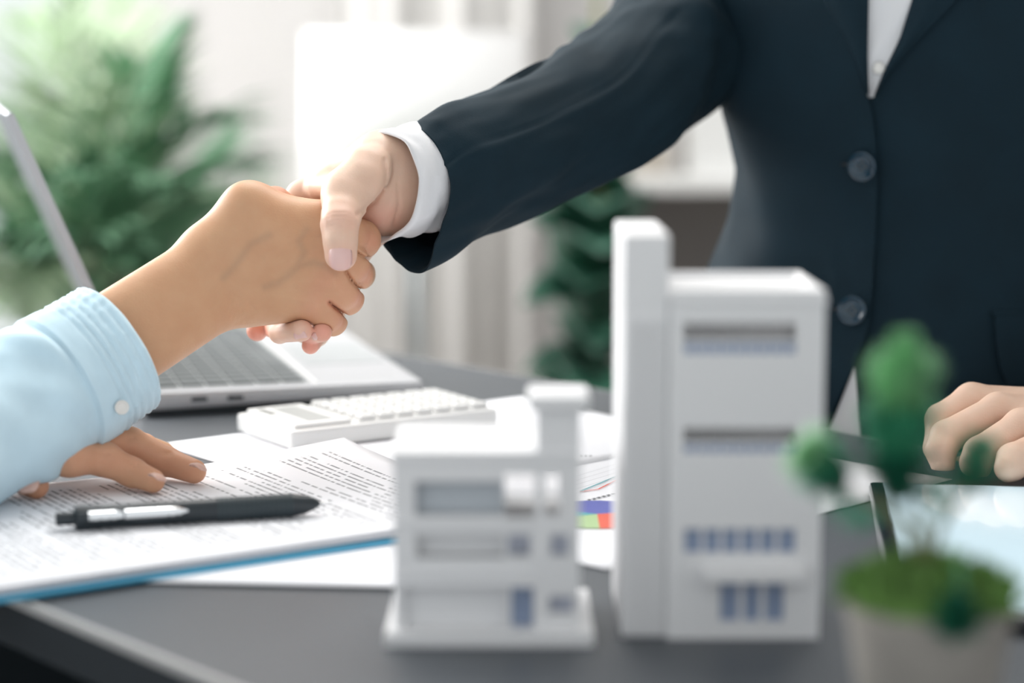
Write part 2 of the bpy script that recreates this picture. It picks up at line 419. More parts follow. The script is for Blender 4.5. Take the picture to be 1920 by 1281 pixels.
# curtain behind the lamp
cu = thing('curtain', 'pale hanging curtain with soft vertical folds behind the floor lamp', 'curtain', (-.1, 4.1, 0))
vs = []; fs = []; NX = 90
for i in range(NX+1):
    x = -.34+.38*i/NX; y = 4.1+.012*math.sin(i*.42)+.016*math.sin(i*.17+1)
    vs += [(x, y, .04), (x+.004*math.sin(i), y, 2.5)]
for i in range(NX): fs.append((2*i, 2*i+2, 2*i+3, 2*i+1))
c_ = obj('curtain_panel', vs, fs, M['curtain'], cu, True); c_.modifiers.new('s', 'SOLIDIFY').thickness = .004
MB().tube([(-.4, 4.1, 2.52), (.1, 4.1, 2.52)], .012).build('curtain_rod', M['pole'], cu, True)
for x in (-.36, .06): MB().box(x-.01, x+.01, 4.1, 4.2, 2.5, 2.54).build('bracket', M['pole'], cu)
# floor lamp
lx = P(782, 300, 3.3).x; ly = 3.3
fl = thing('floor_lamp', 'white floor lamp with a broad drum shade on a thin grey pole', 'lamp', (lx, ly, 0))
zt = P(700, 62, 3.3).z; zb = P(700, 405, 3.3).z
MB().lathe([(.15, zb), (.185, zb), (.175, zt), (.172, zt), (.18, zb+.004)], (lx, ly, 0), 48).build('lamp_shade', M['shade'], fl, True)
MB().tube([(lx, ly, .02), (lx, ly, zt-.03)], .011).build('pole', M['pole'], fl, True)
MB().lathe([(0, 0), (.14, 0), (.14, .018), (.02, .028), (0, .028)], (lx, ly, 0), 40).build('base', M['pole'], fl, True)
sp = MB()
for k in range(3):
    a = k*2.094; sp.tube([(lx, ly, zt-.03), (lx+.175*math.cos(a), ly+.175*math.sin(a), zt-.008)], .003, 6)
sp.build('shade_spider', M['pole'], fl)
# bookcase
bx0 = P(1145, 340, 3.2).x; sz = P(1200, 337, 3.2).z
bc = thing('bookcase', 'low white open bookcase behind the suited person', 'bookcase', (bx0+.5, 3.35, 0))
MB().box(bx0, bx0+1.0, 3.2, 3.55, sz-.02, sz, bev=.002).build('top_board', M['shelf'], bc)
for x in (bx0, bx0+.49, bx0+.968): MB().box(x, x+.032, 3.2, 3.55, 0, sz-.02, bev=.002).build('side_panel', M['shelf'], bc)
for z in (.06, .42): 
    for x in (bx0+.032, bx0+.522): MB().box(x, x+.446, 3.205, 3.54, z, z+.02).build('shelf', M['shelf'], bc)
MB().box(bx0+.01, bx0+.99, 3.54, 3.55, .02, sz-.02).build('back_panel', M['shelfback'], bc)
x0 = P(1296, 300, 3.25).x
b = thing('storage_box', 'white lidded storage box on the bookcase beside the beige box', 'box', (x0+.15, 3.36, sz))
MB().box(x0, x0+.3, 3.25, 3.5, sz, sz+.16, bev=.004).build('box_body', M['white'], b)
MB().box(x0-.004, x0+.304, 3.246, 3.504, sz+.16, sz+.185, bev=.004).build('lid', M['white'], b)
x0 = P(1190, 300, 3.35).x-.03
b = thing('storage_box', 'smaller beige box on the left end of the bookcase', 'box', (x0+.04, 3.4, sz))
MB().box(x0, x0+.085, 3.35, 3.5, sz, sz+.10, bev=.003).build('box_body', M['beige'], b)
MB().box(x0-.003, x0+.088, 3.347, 3.503, sz+.10, sz+.115, bev=.003).build('lid', M['shelf'], b)

# ------------------------------------------------------------------ background plants
def leaflet(b, p, d, n, L, wd, mi=0, fold=.25):
    d = Vector(d).normalized(); s_ = d.cross(Vector(n)).normalized(); n = s_.cross(d).normalized()
    q = len(b.v); m1 = p + d*L*.35; m2 = p + d*L*.75 - n*L*.06; tip = p + d*L - n*L*.18
    b.v += [p, m1+s_*wd+n*wd*fold, m1, m1-s_*wd+n*wd*fold, m2+s_*wd*.6+n*wd*fold, m2, m2-s_*wd*.6+n*wd*fold, tip]
    for f in ((0,2,1),(0,3,2),(1,2,5,4),(2,3,6,5),(4,5,7),(5,6,7)): b.f.append(tuple(q+i for i in f)); b.m.append(mi)
def frond(root, p0, p1, sag, nl, L, wd, m, name='frond'):
    p0 = Vector(p0); p1 = Vector(p1); c = (p0+p1)/2 + Vector((0, 0, sag)); b = MB(); pts = []
    for i in range(17):
        t = i/16; pts.append(p0*(1-t)**2 + c*2*t*(1-t) + p1*t*t)
    b.tube(pts, [.006*(1-.8*i/16)+.001 for i in range(17)], 6)
    for k in range(nl):
        t = .22 + .78*k/(nl-1); p = p0*(1-t)**2 + c*2*t*(1-t) + p1*t*t
        d = ((c-p0)*(1-t) + (p1-c)*t).normalized(); side = d.cross(Vector((0, 0, 1))).normalized()
        ln = L*(.35+1.1*math.sin(math.pi*min(1, t*.92+.08))**.8)
        for sgn in (-1, 1):
            dd = d*(.75+.25*t) + side*sgn*(.8-.3*t) + Vector((random.uniform(-.1, .1), random.uniform(-.1, .1), random.uniform(-.25, .15)))
            leaflet(b, p, dd, Vector((0, 0, 1)), ln*random.uniform(.85, 1.1), wd*random.uniform(.8, 1.1))
    return b.build(name, m, root)
rootp = P(190, 780, 2.75)
pl = thing('potted_palm', 'tall feathery green palm by the window at the left', 'plant', (rootp.x, rootp.y, 0))
MB().lathe([(0, .0), (.13, 0), (.17, .30), (.18, .32), (.165, .32), (.155, .28), (0, .28)], (rootp.x, rootp.y, 0), 40).build('planter', M['planter'], pl, True)
MB().lathe([(.156, .285), (.08, .30), (0, .30)], (rootp.x, rootp.y, 0), 30).build('soil', M['stem'], pl, True)
for k in range(5):
    a = k*1.25; q = Vector((rootp.x+.03*math.cos(a), rootp.y+.03*math.sin(a), .28))
    MB().tube([q, q+Vector((.04*math.cos(a), .04*math.sin(a), .25)), rootp+Vector((.05*math.cos(a), .05*math.sin(a), 0))], [.013, .011, .008], 8).build('stem', M['stem'], pl, True)
tips = [(325,85,2.7,0),(255,135,2.55,0),(415,225,2.6,0),(300,230,2.7,0),(450,315,2.75,0),(430,370,2.9,1),(400,440,2.8,0),(360,520,2.9,1),(140,-90,2.8,1),
        (-160,200,2.6,1),(-140,330,2.8,0),(120,190,2.45,1),(200,330,2.4,0),(320,330,2.5,0),(90,330,2.5,0),(160,440,2.4,0),
        (-40,450,2.5,0),(40,560,2.45,1),(260,470,2.5,0),(-120,540,2.6,1),(340,600,2.6,1),(60,40,2.9,1),(190,-40,2.9,1),(150,60,3.0,1),(250,20,3.1,1),(200,60,3.0,1),(0,200,3.0,0),(110,240,2.9,1),(200,560,2.6,0)]
for (x, y, d, mi) in tips:
    frond(pl, rootp+Vector((random.uniform(-.05, .05), random.uniform(-.05, .05), random.uniform(-.05, .06))), P(x, y, d), random.uniform(.10, .2), 22, .13, .0085, M['leafB'] if mi else M['leafA'])
rp = P(1120, 800, 2.95)
p2 = thing('potted_plant', 'dark broad-leaved plant beside the bookcase, behind the sleeve', 'plant', (rp.x, rp.y, 0))
MB().lathe([(0, 0), (.11, 0), (.13, .26), (.137, .28), (.125, .28), (.12, .25), (0, .25)], (rp.x, rp.y, 0), 36).build('planter', M['planter'], p2, True)
MB().tube([(rp.x, rp.y, .24), (rp.x+.01, rp.y, .6), (rp.x-.005, rp.y, 1.12)], [.012, .009, .004], 8).build('stem', M['stem'], p2, True)
def broad(root, p, tip, wd, m):
    p = Vector(p); tip = Vector(tip); d = tip-p; L = d.length; d.normalize(); n = Vector((0, -.5, .86)); s_ = d.cross(n).normalized(); n = s_.cross(d)
    vs = []; fs = []; N = 10
    for i in range(N+1):
        t = i/N; ww = wd*math.sin(math.pi*min(1, t**.8))**.8*(1 if i else 0) + .002; c = p + d*L*t + n*(L*.16*math.sin(math.pi*t) - L*.05*t)
        for j in (-2, -1, 0, 1, 2): vs.append(c + s_*ww*j/2 + n*abs(j)*ww*.18)
    for i in range(N):
        for j in range(4): a = i*5+j; fs.append((a, a+1, a+6, a+5))
    o = obj('leaf', vs, fs, m, root, True); o.modifiers.new('s', 'SOLIDIFY').thickness = .0012; return o
for (sy, x, y, d, wd) in [(700,985,690,2.85,.03),(760,1000,730,2.8,.035),(600,985,560,2.8,.045),(560,1000,400,2.85,.07),(520,1020,350,2.8,.07),
        (600,1190,520,2.8,.06),(740,1190,700,2.75,.06),(500,1180,400,2.95,.06),(430,1080,300,2.8,.05),(650,1100,520,2.65,.07),
        (120,1075,45,2.95,.022),(110,1095,100,2.8,.018),(300,1010,250,3.0,.04),(350,1180,250,3.0,.045),(600,1130,450,2.6,.07),(700,1120,640,2.65,.06),(780,1110,760,2.6,.06),(480,1120,380,2.7,.07)]:
    broad(p2, P(1120, sy, 2.95), P(x, y, d), wd, M['leafD'])
# ================================================================== TABLE
tx = Vector((.66, -.75, 0)).normalized(); ty = Vector((.75, .66, 0)).normalized()
TM = Matrix((( tx.x, ty.x, 0, 0), (tx.y, ty.y, 0, 0), (0, 0, 1, 0), (0, 0, 0, 1)))   # local x along tx, local y along ty (towards the far side)
n0 = Vector((-.218, .89, 0)).dot(ty)+.0095; n1 = Vector((0, 1.585, 0)).dot(ty)
cu_ = Vector((0, 1.1, 0)).dot(tx)
tb = thing('office_table', 'dark grey office table carrying the papers, laptop and model buildings', 'table', (0, 1.15, 0))
x0, x1 = cu_-.75, cu_+.85
MB(TM).box(x0+.003, x1-.003, n0+.003, n1-.003, TH-.025, TH, bev=.0012).build('tabletop', M['table'], tb)
bd = MB(TM); z0, z1 = TH-.0045, TH-.0005
uh = MB(TM); uh.box(x0, x1, n0+.001, n0+.004, TH-.025, TH-.0046); uh.box(x0, x0+.004, n0+.004, n1, TH-.025, TH-.0046); uh.build('under_edge', M['trouser'], tb)
bd.box(x0, x1, n0, n0+.004, z0, z1, bev=.0008); bd.box(x0, x1, n1-.004, n1, z0, z1); bd.box(x0, x0+.004, n0+.004, n1-.004, z0, z1); bd.box(x1-.004, x1, n0+.004, n1-.004, z0, z1)
bd.box(x0, x1, n0-.0002, n0+.0030, TH-.002, TH+.0004, bev=.0003)
bd.build('edge_band', M['band'], tb)
for a in (x0+.03, x1-.08):
    for c in (n0+.03, n1-.08): MB(TM).box(a, a+.05, c, c+.05, 0, TH-.025, bev=.002).build('leg', M['black'], tb)
MB(TM).box(x0+.05, x1-.05, n1-.06, n1-.045, .12, TH-.025).build('added_dark_panel', M['black'], tb)  # black panel added so the view under the table stays dark
MB(TM).box(x0+.05, x0+.065, n0+.08, n1-.06, .12, TH-.025).build('side_panel', M['black'], tb)  # another added black panel, darkens the space below the tabletop
# ------------------------------------------------------------------ papers
def frame_at(corner, ang, z):
    return Matrix.Translation((corner[0], corner[1], z)) @ Matrix.Rotation(ang, 4, 'Z')
def sheet(name, label, corner, ang, L, Wd, z, m=None, lift=None, n=14, group=None):
    X = frame_at(corner, ang, z); vs = []; fs = []
    for i in range(n+1):
        for j in range(n+1):
            u, v = L*i/n, Wd*j/n; vs.append(X @ Vector((u, v, lift(u, v) if lift else 0)))
    for i in range(n):
        for j in range(n):
            a = i*(n+1)+j; fs.append((a, a+n+1, a+n+2, a+1))
    o = obj(name, vs, fs, m or M['paper'], None, True); md = o.modifiers.new('s', 'SOLIDIFY'); md.thickness = .00025; md.offset = 1
    if label: tag(o, label, 'paper', group)
    return o
# printed text: rows of word-like marks, as flat print on the paper
def text_mat(name, X, L, Wd):
    m = bpy.data.materials.new(name); m.use_nodes = True; nt = m.node_tree; b = nt.nodes['Principled BSDF']; b.inputs['Roughness'].default_value = .75
    N = nt.nodes.new; K = nt.links.new
    tc = N('ShaderNodeTexCoord'); mp = N('ShaderNodeMapping'); mp.vector_type = 'POINT'
    inv = X.inverted(); e = inv.to_euler(); mp.inputs['Location'].default_value = inv.translation; mp.inputs['Rotation'].default_value = e
    K(tc.outputs['Object'], mp.inputs[0]); sx = N('ShaderNodeSeparateXYZ'); K(mp.outputs[0], sx.inputs[0])
    def MA(op, a, bb=None, c=None):
        n = N('ShaderNodeMath'); n.operation = op
        for i, q in enumerate((a, bb, c)):
            if q is None: continue
            if isinstance(q, (int, float)): n.inputs[i].default_value = q
            else: K(q, n.inputs[i])
        return n.outputs[0]
    u, v = sx.outputs[0], sx.outputs[1]                      # u runs down the page, v along the lines
    row = MA('DIVIDE', u, .0047); ri = MA('FLOOR', row); rf = MA('FRACT', row)
    inrow = MA('MULTIPLY', MA('GREATER_THAN', rf, .30), MA('LESS_THAN', rf, .62))
    wn = N('ShaderNodeTexNoise'); wn.noise_dimensions = '2D'; wn.inputs['Scale'].default_value = 1; wn.inputs['Detail'].default_value = 0
    cv = N('ShaderNodeCombineXYZ'); K(MA('MULTIPLY', v, 330), cv.inputs[0]); K(MA('MULTIPLY', ri, 7.31), cv.inputs[1]); K(cv.outputs[0], wn.inputs['Vector'])
    word = MA('GREATER_THAN', wn.outputs['Fac'], .40)
    ln = N('ShaderNodeTexNoise'); ln.noise_dimensions = '2D'; ln.inputs['Scale'].default_value = 1; ln.inputs['Detail'].default_value = 0
    cv2 = N('ShaderNodeCombineXYZ'); K(MA('MULTIPLY', v, 9), cv2.inputs[0]); K(MA('MULTIPLY', ri, .45), cv2.inputs[1]); K(cv2.outputs[0], ln.inputs['Vector'])
    para = MA('GREATER_THAN', ln.outputs['Fac'], .41)
    mg = MA('MULTIPLY', MA('MULTIPLY', MA('GREATER_THAN', v, .018), MA('LESS_THAN', v, Wd-.022)), MA('MULTIPLY', MA('GREATER_THAN', u, .02), MA('LESS_THAN', u, L-.02)))
    f = MA('MULTIPLY', MA('MULTIPLY', inrow, word), MA('MULTIPLY', para, mg))
    mx = N('ShaderNodeMix'); mx.data_type = 'RGBA'; mx.inputs[6].default_value = (.88, .885, .92, 1); mx.inputs[7].default_value = (.30, .31, .33, 1)
    K(f, mx.inputs[0]); K(mx.outputs[2], b.inputs['Base Color'])
    return m
EA = R(33.4); e1 = Vector((math.cos(EA), math.sin(EA), 0)); e2 = Vector((-math.sin(EA), math.cos(EA), 0))
near0 = Vector((-.06, 1.017, 0))
docc = near0 - e1*.245
# loose sheets under everything
tag(sheet('paper_sheet', None, TZ(296, 835)[:2], R(-52), .21, .297, TH+.0004), 'plain white sheet under the calculator, between laptop and printed document', 'paper')
ca = R(45)
fc = Vector((.7071*(-.865+.715), .7071*(.715+.865)))      # ua=-.865
pb = sheet('chart_sheet', 'white report sheet with a pie chart and line graph, beside the taller model building', (.7071*(.715-.65), .7071*(.715+.65)), R(45), .30, .215, TH+.0008)
cp = Vector((.046, 1.083, TH+.0016))
def wedge(a0, a1, r, m, nm, z=.0):
    pts = [cp+Vector((0, 0, z))] + [cp+Vector((r*math.cos(a0+(a1-a0)*i/10), r*math.sin(a0+(a1-a0)*i/10), z)) for i in range(11)]
    MB().poly(pts).build(nm, M[m], pb)
wedge(R(20), R(150), .034, 'c_blue', 'chart_wedge'); wedge(R(150), R(205), .034, 'c_teal', 'chart_wedge'); wedge(R(205), R(270), .034, 'c_green', 'chart_wedge'); wedge(R(270), R(380), .034, 'c_red', 'chart_wedge')
def stroke(pts, wd, m, nm):
    b = MB()
    for p, q in zip(pts[:-1], pts[1:]):
        p = Vector(p); q = Vector(q); s_ = (q-p).cross(Vector((0, 0, 1))).normalized()*wd; b.poly([p-s_, q-s_, q+s_, p+s_])
    b.build(nm, M[m], pb)
ch = lambda px, py: TZ(px, py, .0016)
stroke([ch(1088, 921), ch(1120, 908), ch(1146, 897), ch(1175, 885)], .0005, 'c_teal', 'chart_line')
stroke([ch(1088, 922), ch(1122, 917), ch(1150, 903), ch(1175, 892)], .0005, 'c_red', 'chart_line')
for k in range(5): stroke([ch(1080, 925-8*k), ch(1180, 895-8*k)], .00022, 'inkl', 'grid_line')
for k in range(9): stroke([ch(1102+9*k, 938-2.2*k), ch(1108+9*k, 936.5-2.2*k)], .0011, 'ink', 'print_mark')
for k in range(3): stroke([ch(1086+9*k, 855), ch(1092+9*k, 855)], .001, 'ink', 'print_mark')
sheet('paper_sheet', 'blank white sheet lying behind the calculator at the far table edge', TZ(968, 752)[:2], R(-137), .16, .2, TH+.0012)
sheet('paper_sheet', 'blank white sheet partly under the blue folder, nearest the camera', (-.275, .9475), R(-4.6), .297, .16, TH+.0016)
# blue folder and printed document
fo = thing('document_folder', 'bright blue folder lying under the printed document', 'folder', (docc.x, docc.y, TH+.002))
FX = frame_at((docc-e1*.01-e2*.004)[:2], EA, TH+.002)
MB(FX).box(0, .345, 0, .218, 0, .0022, bev=.0009).build('cover', M['blue'], fo)
MB(FX).box(.0, .345, .209, .2185, .0022, .003, bev=.0003).build('spine', M['blue'], fo)
DX = frame_at(docc[:2], EA, TH+.0075)
pg = thing('printed_document', 'stack of printed white pages under the black pen', 'document', (docc.x, docc.y, TH+.0042))
for k in range(5):
    j = .0012*math.sin(k*2.3); X = frame_at((docc+e1*j+e2*(.0015*math.cos(k*1.7)+.0008))[:2], EA+.002*math.sin(k*3), TH+.0044+.0007*k)
    MB(X).box(0, .33, 0, .205, 0, .00045).build('page', M['paper'], pg)
def dlift(u, v):
    return .0055*max(0, (u-.20)/.13)**1.5*max(0, (v-.09)/.12)**1.5 + .0008*math.sin(u*22)*v/.21
tsh = sheet('top_page', None, docc[:2], EA, .33, .207, TH+.0082, text_mat('printed page', frame_at(docc[:2], EA, TH+.0082), .33, .207), dlift, 40)
tsh.parent = pg; tsh.matrix_parent_inverse = pinv(pg)
DZ = .0086
# ------------------------------------------------------------------ pen
pa = TZ(104, 974, DZ+.006); pt = TZ(600, 944, DZ+.006)
pn = thing('ballpoint_pen', 'black retractable ballpoint pen with a chrome clip on the printed document', 'pen', pa)
ax = (pt-pa).normalized(); L = (pt-pa).length
def seg_lathe(prof, m, nm, smooth=True, parent=pn, base=pa, dr=ax):
    return autosmooth(MB().lathe(prof, base, 28, axis=dr).build(nm, m, parent))
seg_lathe([(0, -.0), (.0032, .0), (.0034, .001), (.0034, .010), (0, .010)], M['black'], 'push_button')
seg_lathe([(.0038, .009), (.0060, .010), (.0064, .013), (.0063, .022), (.0059, .024), (.0059, L*.60), (.0061, L*.6)], M['black'], 'barrel')
gp = [(.0059, L*.60)]
for k in range(16):
    z = L*.60 + (L*.28)*k/15; gp += [(.0062, z), (.0062, z+.0011), (.0059, z+.0013), (.0059, z+.0017)]
seg_lathe(gp, M['rubber'], 'grip')
seg_lathe([(.0061, L*.88), (.0060, L*.89), (.0050, L*.94), (.0032, L*.975), (.0016, L*.995), (.0010, L)], M['black'], 'nose_cone')
seg_lathe([(.0009, L*.995), (.0009, L+.003), (.0004, L+.006), (0, L+.0062)], M['chrome'], 'tip')
side = Vector((0, 0, 1)).cross(ax).normalized(); side = -side if side.y > 0 else side
cu2 = (side*.93+Vector((0, 0, .25))).normalized(); wv = ax.cross(cu2).normalized()
def bar(a, b, o1, o2, hw, th, m, nm, rnd=True):
    vs = []; fs = []; N = 12
    for i in range(N+1):
        t = i/N; c = pa + ax*(a+(b-a)*t) + cu2*(o1+(o2-o1)*t); ww = hw*(1 if not rnd else max(.25, math.sqrt(max(0, 1-max(0, (t-.82)/.18)**2))))
        for s1, s2 in ((-1, 0), (1, 0), (.7, 1), (-.7, 1)): vs.append(c + wv*ww*s1 + cu2*th*s2)
    for i in range(N):
        for j in range(4): q = i*4+j; q2 = i*4+(j+1) % 4; fs.append((q, q2, q2+4, q+4))
    fs += [(0, 3, 2, 1), (N*4, N*4+1, N*4+2, N*4+3)]
    return obj(nm, vs, fs, m, pn)
bar(.011, .034, .0052, .0072, .0028, .0018, M['black'], 'clip_mount', False)
bar(.016, .066, .0079, .0074, .0024, .0012, M['chrome'], 'clip')
# ------------------------------------------------------------------ calculator
CX = frame_at(Vector((-.1385, 1.265, 0))[:2], R(33), TH+.0011) @ Matrix.Diagonal((.88, .80, .86, 1))
cl = thing('calculator', 'white desk calculator with grey display between the laptop and the printed document', 'calculator', CX.translation)
MB(CX).box(0, .175, 0, .100, 0, .014, bev=.003).build('body', M['white'], cl)
MB(CX).box(.006, .052, .006, .094, .0135, .0175, bev=.0015).build('display_hood', M['white'], cl)
MB(CX).box(.021, .042, .016, .084, .0172, .0178).build('display', M['lcd'], cl)
MB(CX).box(.0095, .0155, .058, .084, .0172, .0178).build('solar_panel', M['solar'], cl)
MB(CX).box(.056, .171, .004, .096, .0135, .0148, bev=.0008).build('keypad_deck', M['white'], cl)
km = None
kb = MB(); kb.box(-.0065, .0065, -.0058, .0058, 0, .0042, bev=.0012)
for i in range(7):
    for j in range(6):
        p = CX @ Vector((.066+.0162*i, .0125+.015*j, .0146))
        if km is None:
            o = kb.build('key', M['white']); km = o.data
        else: o = bpy.data.objects.new('key', km); COL.objects.link(o)
        o.location = p; o.rotation_euler = CX.to_euler(); o.scale = (.88, .80, .86); o.parent = cl; o.matrix_parent_inverse = pinv(cl)
gb = MB(CX)
for i in range(7):
    for j in range(6): gb.box(.0645+.0162*i, .0675+.0162*i, .0112+.015*j, .0138+.015*j, .0187, .0190)
gb.build('key_symbols', M['lcd'], cl)['kind'] = 'stuff'
# ------------------------------------------------------------------ laptop
LA = R(16); LX = frame_at((-.255, 1.385), LA, TH+.0012)
lp = thing('laptop', 'silver open laptop seen from its side, under the outstretched bare forearm', 'laptop', LX.translation)
lb = MB(LX); lb.box(0, .2, 0, .3, .003, .0165, bev=.004)
for i, v in enumerate(lb.v):
    loc = LX.inverted() @ v; k = loc.x/.2
    lb.v[i] = LX @ Vector((loc.x, loc.y, loc.z if loc.z > .012 else loc.z+.004*k))
lb.build('base', M['alu'], lp)
MB(LX).box(.010, .187*.64, .012, .288, .0160, .0169).build('keyboard_well', M['deck'], lp)
MB(LX).box(.122, .125, .006, .294, .0162, .0174, bev=.0005).build('bevel_highlight', M['white'], lp)  # highlight along the keyboard bevel painted as a white strip
MB(LX).box(.132, .192, .095, .205, .0163, .0168).build('trackpad', M['deck'], lp)
MB(LX).box(.004, .196, .004, .296, -.0005, .003).build('base_shadow', M['black'], lp)  # black plate painting in the shadow beneath the laptop
for px in (.035, .060): MB(LX).box(px, px+.011, -.0004, .003, .0088, .0118).build('port', M['black'], lp)
kk = MB(); kk.box(-.0078, .0078, -.0078, .0078, 0, .0016, bev=.0004); km = None
for i in range(6):
    for j in range(14):
        p = LX @ Vector((.0205+.0178*i, .0240+.0194*j, .0168))
        if i == 5 and 4 <= j <= 8: continue
        if km is None: o = kk.build('key', M['key']); km = o.data
        else: o = bpy.data.objects.new('key', km); COL.objects.link(o)
        o.location = p; o.rotation_euler = (0, 0, LA); o.parent = lp; o.matrix_parent_inverse = pinv(lp)
MB(LX).box(.1017, .1173, .1016-.0078, .1792+.0078, .0168, .0184, bev=.0004).build('space_key', M['key'], lp)
HX = LX @ Matrix.Translation((.001, 0, .0165)) @ Matrix.Rotation(R(-22.5), 4, 'Y')
MB(HX).box(-.005, 0, 0, .3, 0, .208, bev=.0018).build('lid', M['alud'], lp)
MB(HX).box(-.0001, .0006, .008, .292, .010, .200).build('screen', M['bezel'], lp)
MB(HX).box(-.0052, .0003, -.0004, .0008, .002, .207).build('lid_edge', M['alu'], lp)
MB(LX).tube([LX.inverted() @ (LX @ Vector((.002, .04, .016))), Vector((.002, .26, .016))], .004, 10).build('hinge', M['alud'], lp, True)
# ------------------------------------------------------------------ tablet
c0 = TZ(1665, 1052, .004); c1 = TZ(1640, 935, .004)
ta = math.atan2((c1-c0).y, (c1-c0).x)
TX = frame_at(c0[:2], ta-R(90), TH+.0012) 
tbx = thing('tablet', 'tablet under the resting hand, window reflection painted pale blue on its screen', 'tablet', TX.translation)
MB(TX).box(-.002, .30, -.11, .165, 0, .0075, bev=.002).build('body', M['bezel'], tbx)
MB(TX).box(.005, .292, -.102, .160, .0072, .0079).build('screen', M['screen'], tbx)
MB(TX).box(-.0024, -.0004, -.11, .165, .0022, .0052, bev=.0006).build('side_rail', M['alu'], tbx)
# ================================================================== MODEL BUILDINGS
def facade(b, x0, x1, z0, z1, y, th, holes):
    xs = sorted({x0, x1, *[h[0] for h in holes], *[h[1] for h in holes]}); zs = sorted({z0, z1, *[h[2] for h in holes], *[h[3] for h in holes]})
    for i in range(len(xs)-1):
        for j in range(len(zs)-1):
            cx, cz = (xs[i]+xs[i+1])/2, (zs[j]+zs[j+1])/2
            if any(h[0] < cx < h[1] and h[2] < cz < h[3] for h in holes): continue
            b.box(xs[i], xs[i+1], y, y+th, zs[j], zs[j+1])
def fx(px, d): return (px-960)/F*d
D1 = .854; F1 = D1   # facade plane y
def zz(py, y): 
    r = fw + up*((640.5-py)/F); t = y/r.y; return CAM.z + r.z*t
def xx(px, y, py=900):
    r = fw + up*((640.5-py)/F); t = y/r.y; return (px-960)/F*t
def rect(px0, px1, py0, py1, y):
    m_ = (py0+py1)/2; return (xx(px0, y, m_), xx(px1, y, m_), zz(py1, y), zz(py0, y))
YS = .842
hb = thing('model_building', 'shorter white three-storey model building with a chimney-like stair tower', 'model building', (-.01, YS+.04, TH))
zr = zz(853, YS); xl = xx(738, YS); xr = xx(1088, YS); xm = xx(1006, YS)
DEP = .062; ZB = TH+.006
MB().box(xl-.004, xr+.006, YS-.006, YS+DEP+.005, TH, TH+.0068, bev=.0012).build('plinth', M['model'], hb)
opens = [rect(946, 1003, 890, 972, YS), rect(1020, 1050, 890, 966, YS)]
blind = [rect(778, 944, 903, 968, YS), rect(780, 944, 1003, 1046, YS), rect(952, 994, 1003, 1043, YS), rect(1032, 1066, 1003, 1043, YS), rect(757, 950, 1100, 1182, YS), rect(958, 1000, 1098, 1182, YS), rect(1030, 1078, 1118, 1150, YS)]
b = MB(); facade(b, xl, xr, ZB, zr, YS, .003, opens+blind); facade(b, xm, xr, zr, zz(768, YS), YS, .003, [])
b.build('front_wall', M['model'], hb)
b = MB(); facade(b, xl, xr, ZB, zr, YS+DEP-.003, .003, [rect(940, 1008, 870, 985, YS), rect(1012, 1056, 870, 985, YS)]); b.box(xm, xr, YS+.018, YS+.021, zr, zz(768, YS)); b.build('back_wall', M['model'], hb)
for x in (xl, xr-.003): MB().box(x, x+.003, YS+.003, YS+DEP-.003, ZB, zr).build('side_wall', M['model'], hb)
for x in (xm, xr-.003): MB().box(x, x+.003, YS+.003, YS+.018, zr, zz(768, YS)).build('stair_tower_wall', M['model'], hb)
MB().box(xl-.001, xr, YS-.001, YS+DEP+.001, zr-.003, zr+.0015, bev=.0006).build('roof', M['model'], hb)
MB().box(xx(990, YS), xx(1104, YS), YS-.004, YS+.024, zz(768, YS), zz(768, YS)+.0065, bev=.0016).build('tower_cap', M['model'], hb)
for z in (zz(985, YS), zz(1080, YS)): MB().box(xl+.003, xr-.003, YS+.003, YS+DEP-.003, z-.0012, z).build('floor_slab', M['model'], hb)
for i, h in enumerate(blind):
    dp = .004 if i < 3 else .0025
    o = MB().box(h[0]-.0005, h[1]+.0005, YS+.003+dp, YS+.0042+dp, h[2]-.0005, h[3]+.0005).build('window' if i != 5 else 'door', M['model'] if i in (1, 4) else M['glassblue'] if i == 5 else mat('grey recess', (.50, .54, .58), .5) if i == 0 else mat('pale pane', (.55, .58, .68), .3) if i == 2 else bpy.data.materials['pale pane'], hb)
h = opens[0]; MB().box(h[0], h[1], YS+.0008, YS+.0022, (h[2]+h[3])/2-.0008, (h[2]+h[3])/2+.0008).build('glazing_bar', M['model'], hb)
h = opens[1]; MB().box(h[0], h[1], YS+.0008, YS+.0022, (h[2]+h[3])/2-.0012, (h[2]+h[3])/2+.0006).build('glazing_bar', M['model'], hb)
for (a, c) in ((1100, 0), (982, 1), (1080, 1)): 
    MB().box(xl-.0008, xx(1003, YS), YS-.0012, YS, zz(a, YS)+.0, zz(a, YS)+.0012).build('string_course', M['model'], hb)
# tower
YT = .850
tw = thing('model_building', 'taller white model tower block with a ribbed stair shaft and canopy', 'model building', (.09, YT+.04, TH))
TD = .078; a0 = xx(1164, YT, 1100); a1 = xx(1250, YT, 1100); a2 = xx(1537, YT, 1100); za = zz(440, YT); zm = zz(562, YT)
MB().box(a0, a1, YT+.0012, YT+TD, TH, za, bev=.0018).build('stair_shaft', M['model'], tw)
for k in range(6):
    x = a0+.0018+(a1-a0-.004)*k/5.5; MB().box(x, x+.0016, YT-.0003, YT+.0016, TH+.002, zz(600, YT), bev=.0004).build('rib', M['model'], tw)
bands = [rect(1283, 1492, 606, 664, YT), rect(1283, 1492, 803, 850, YT), rect(1283, 1492, 992, 1038, YT), rect(1350, 1470, 1094, 1166, YT)]
b = MB(); facade(b, a1, a2, TH, zm, YT, .004, bands); b.build('front_wall', M['model'], tw)
b = MB(); facade(b, a1, a2, TH, zm, YT+TD-.003, .003, [rect(1270, 1500, 598, 645, YT), rect(1270, 1500, 792, 835, YT)]); b.build('back_wall', M['model'], tw)
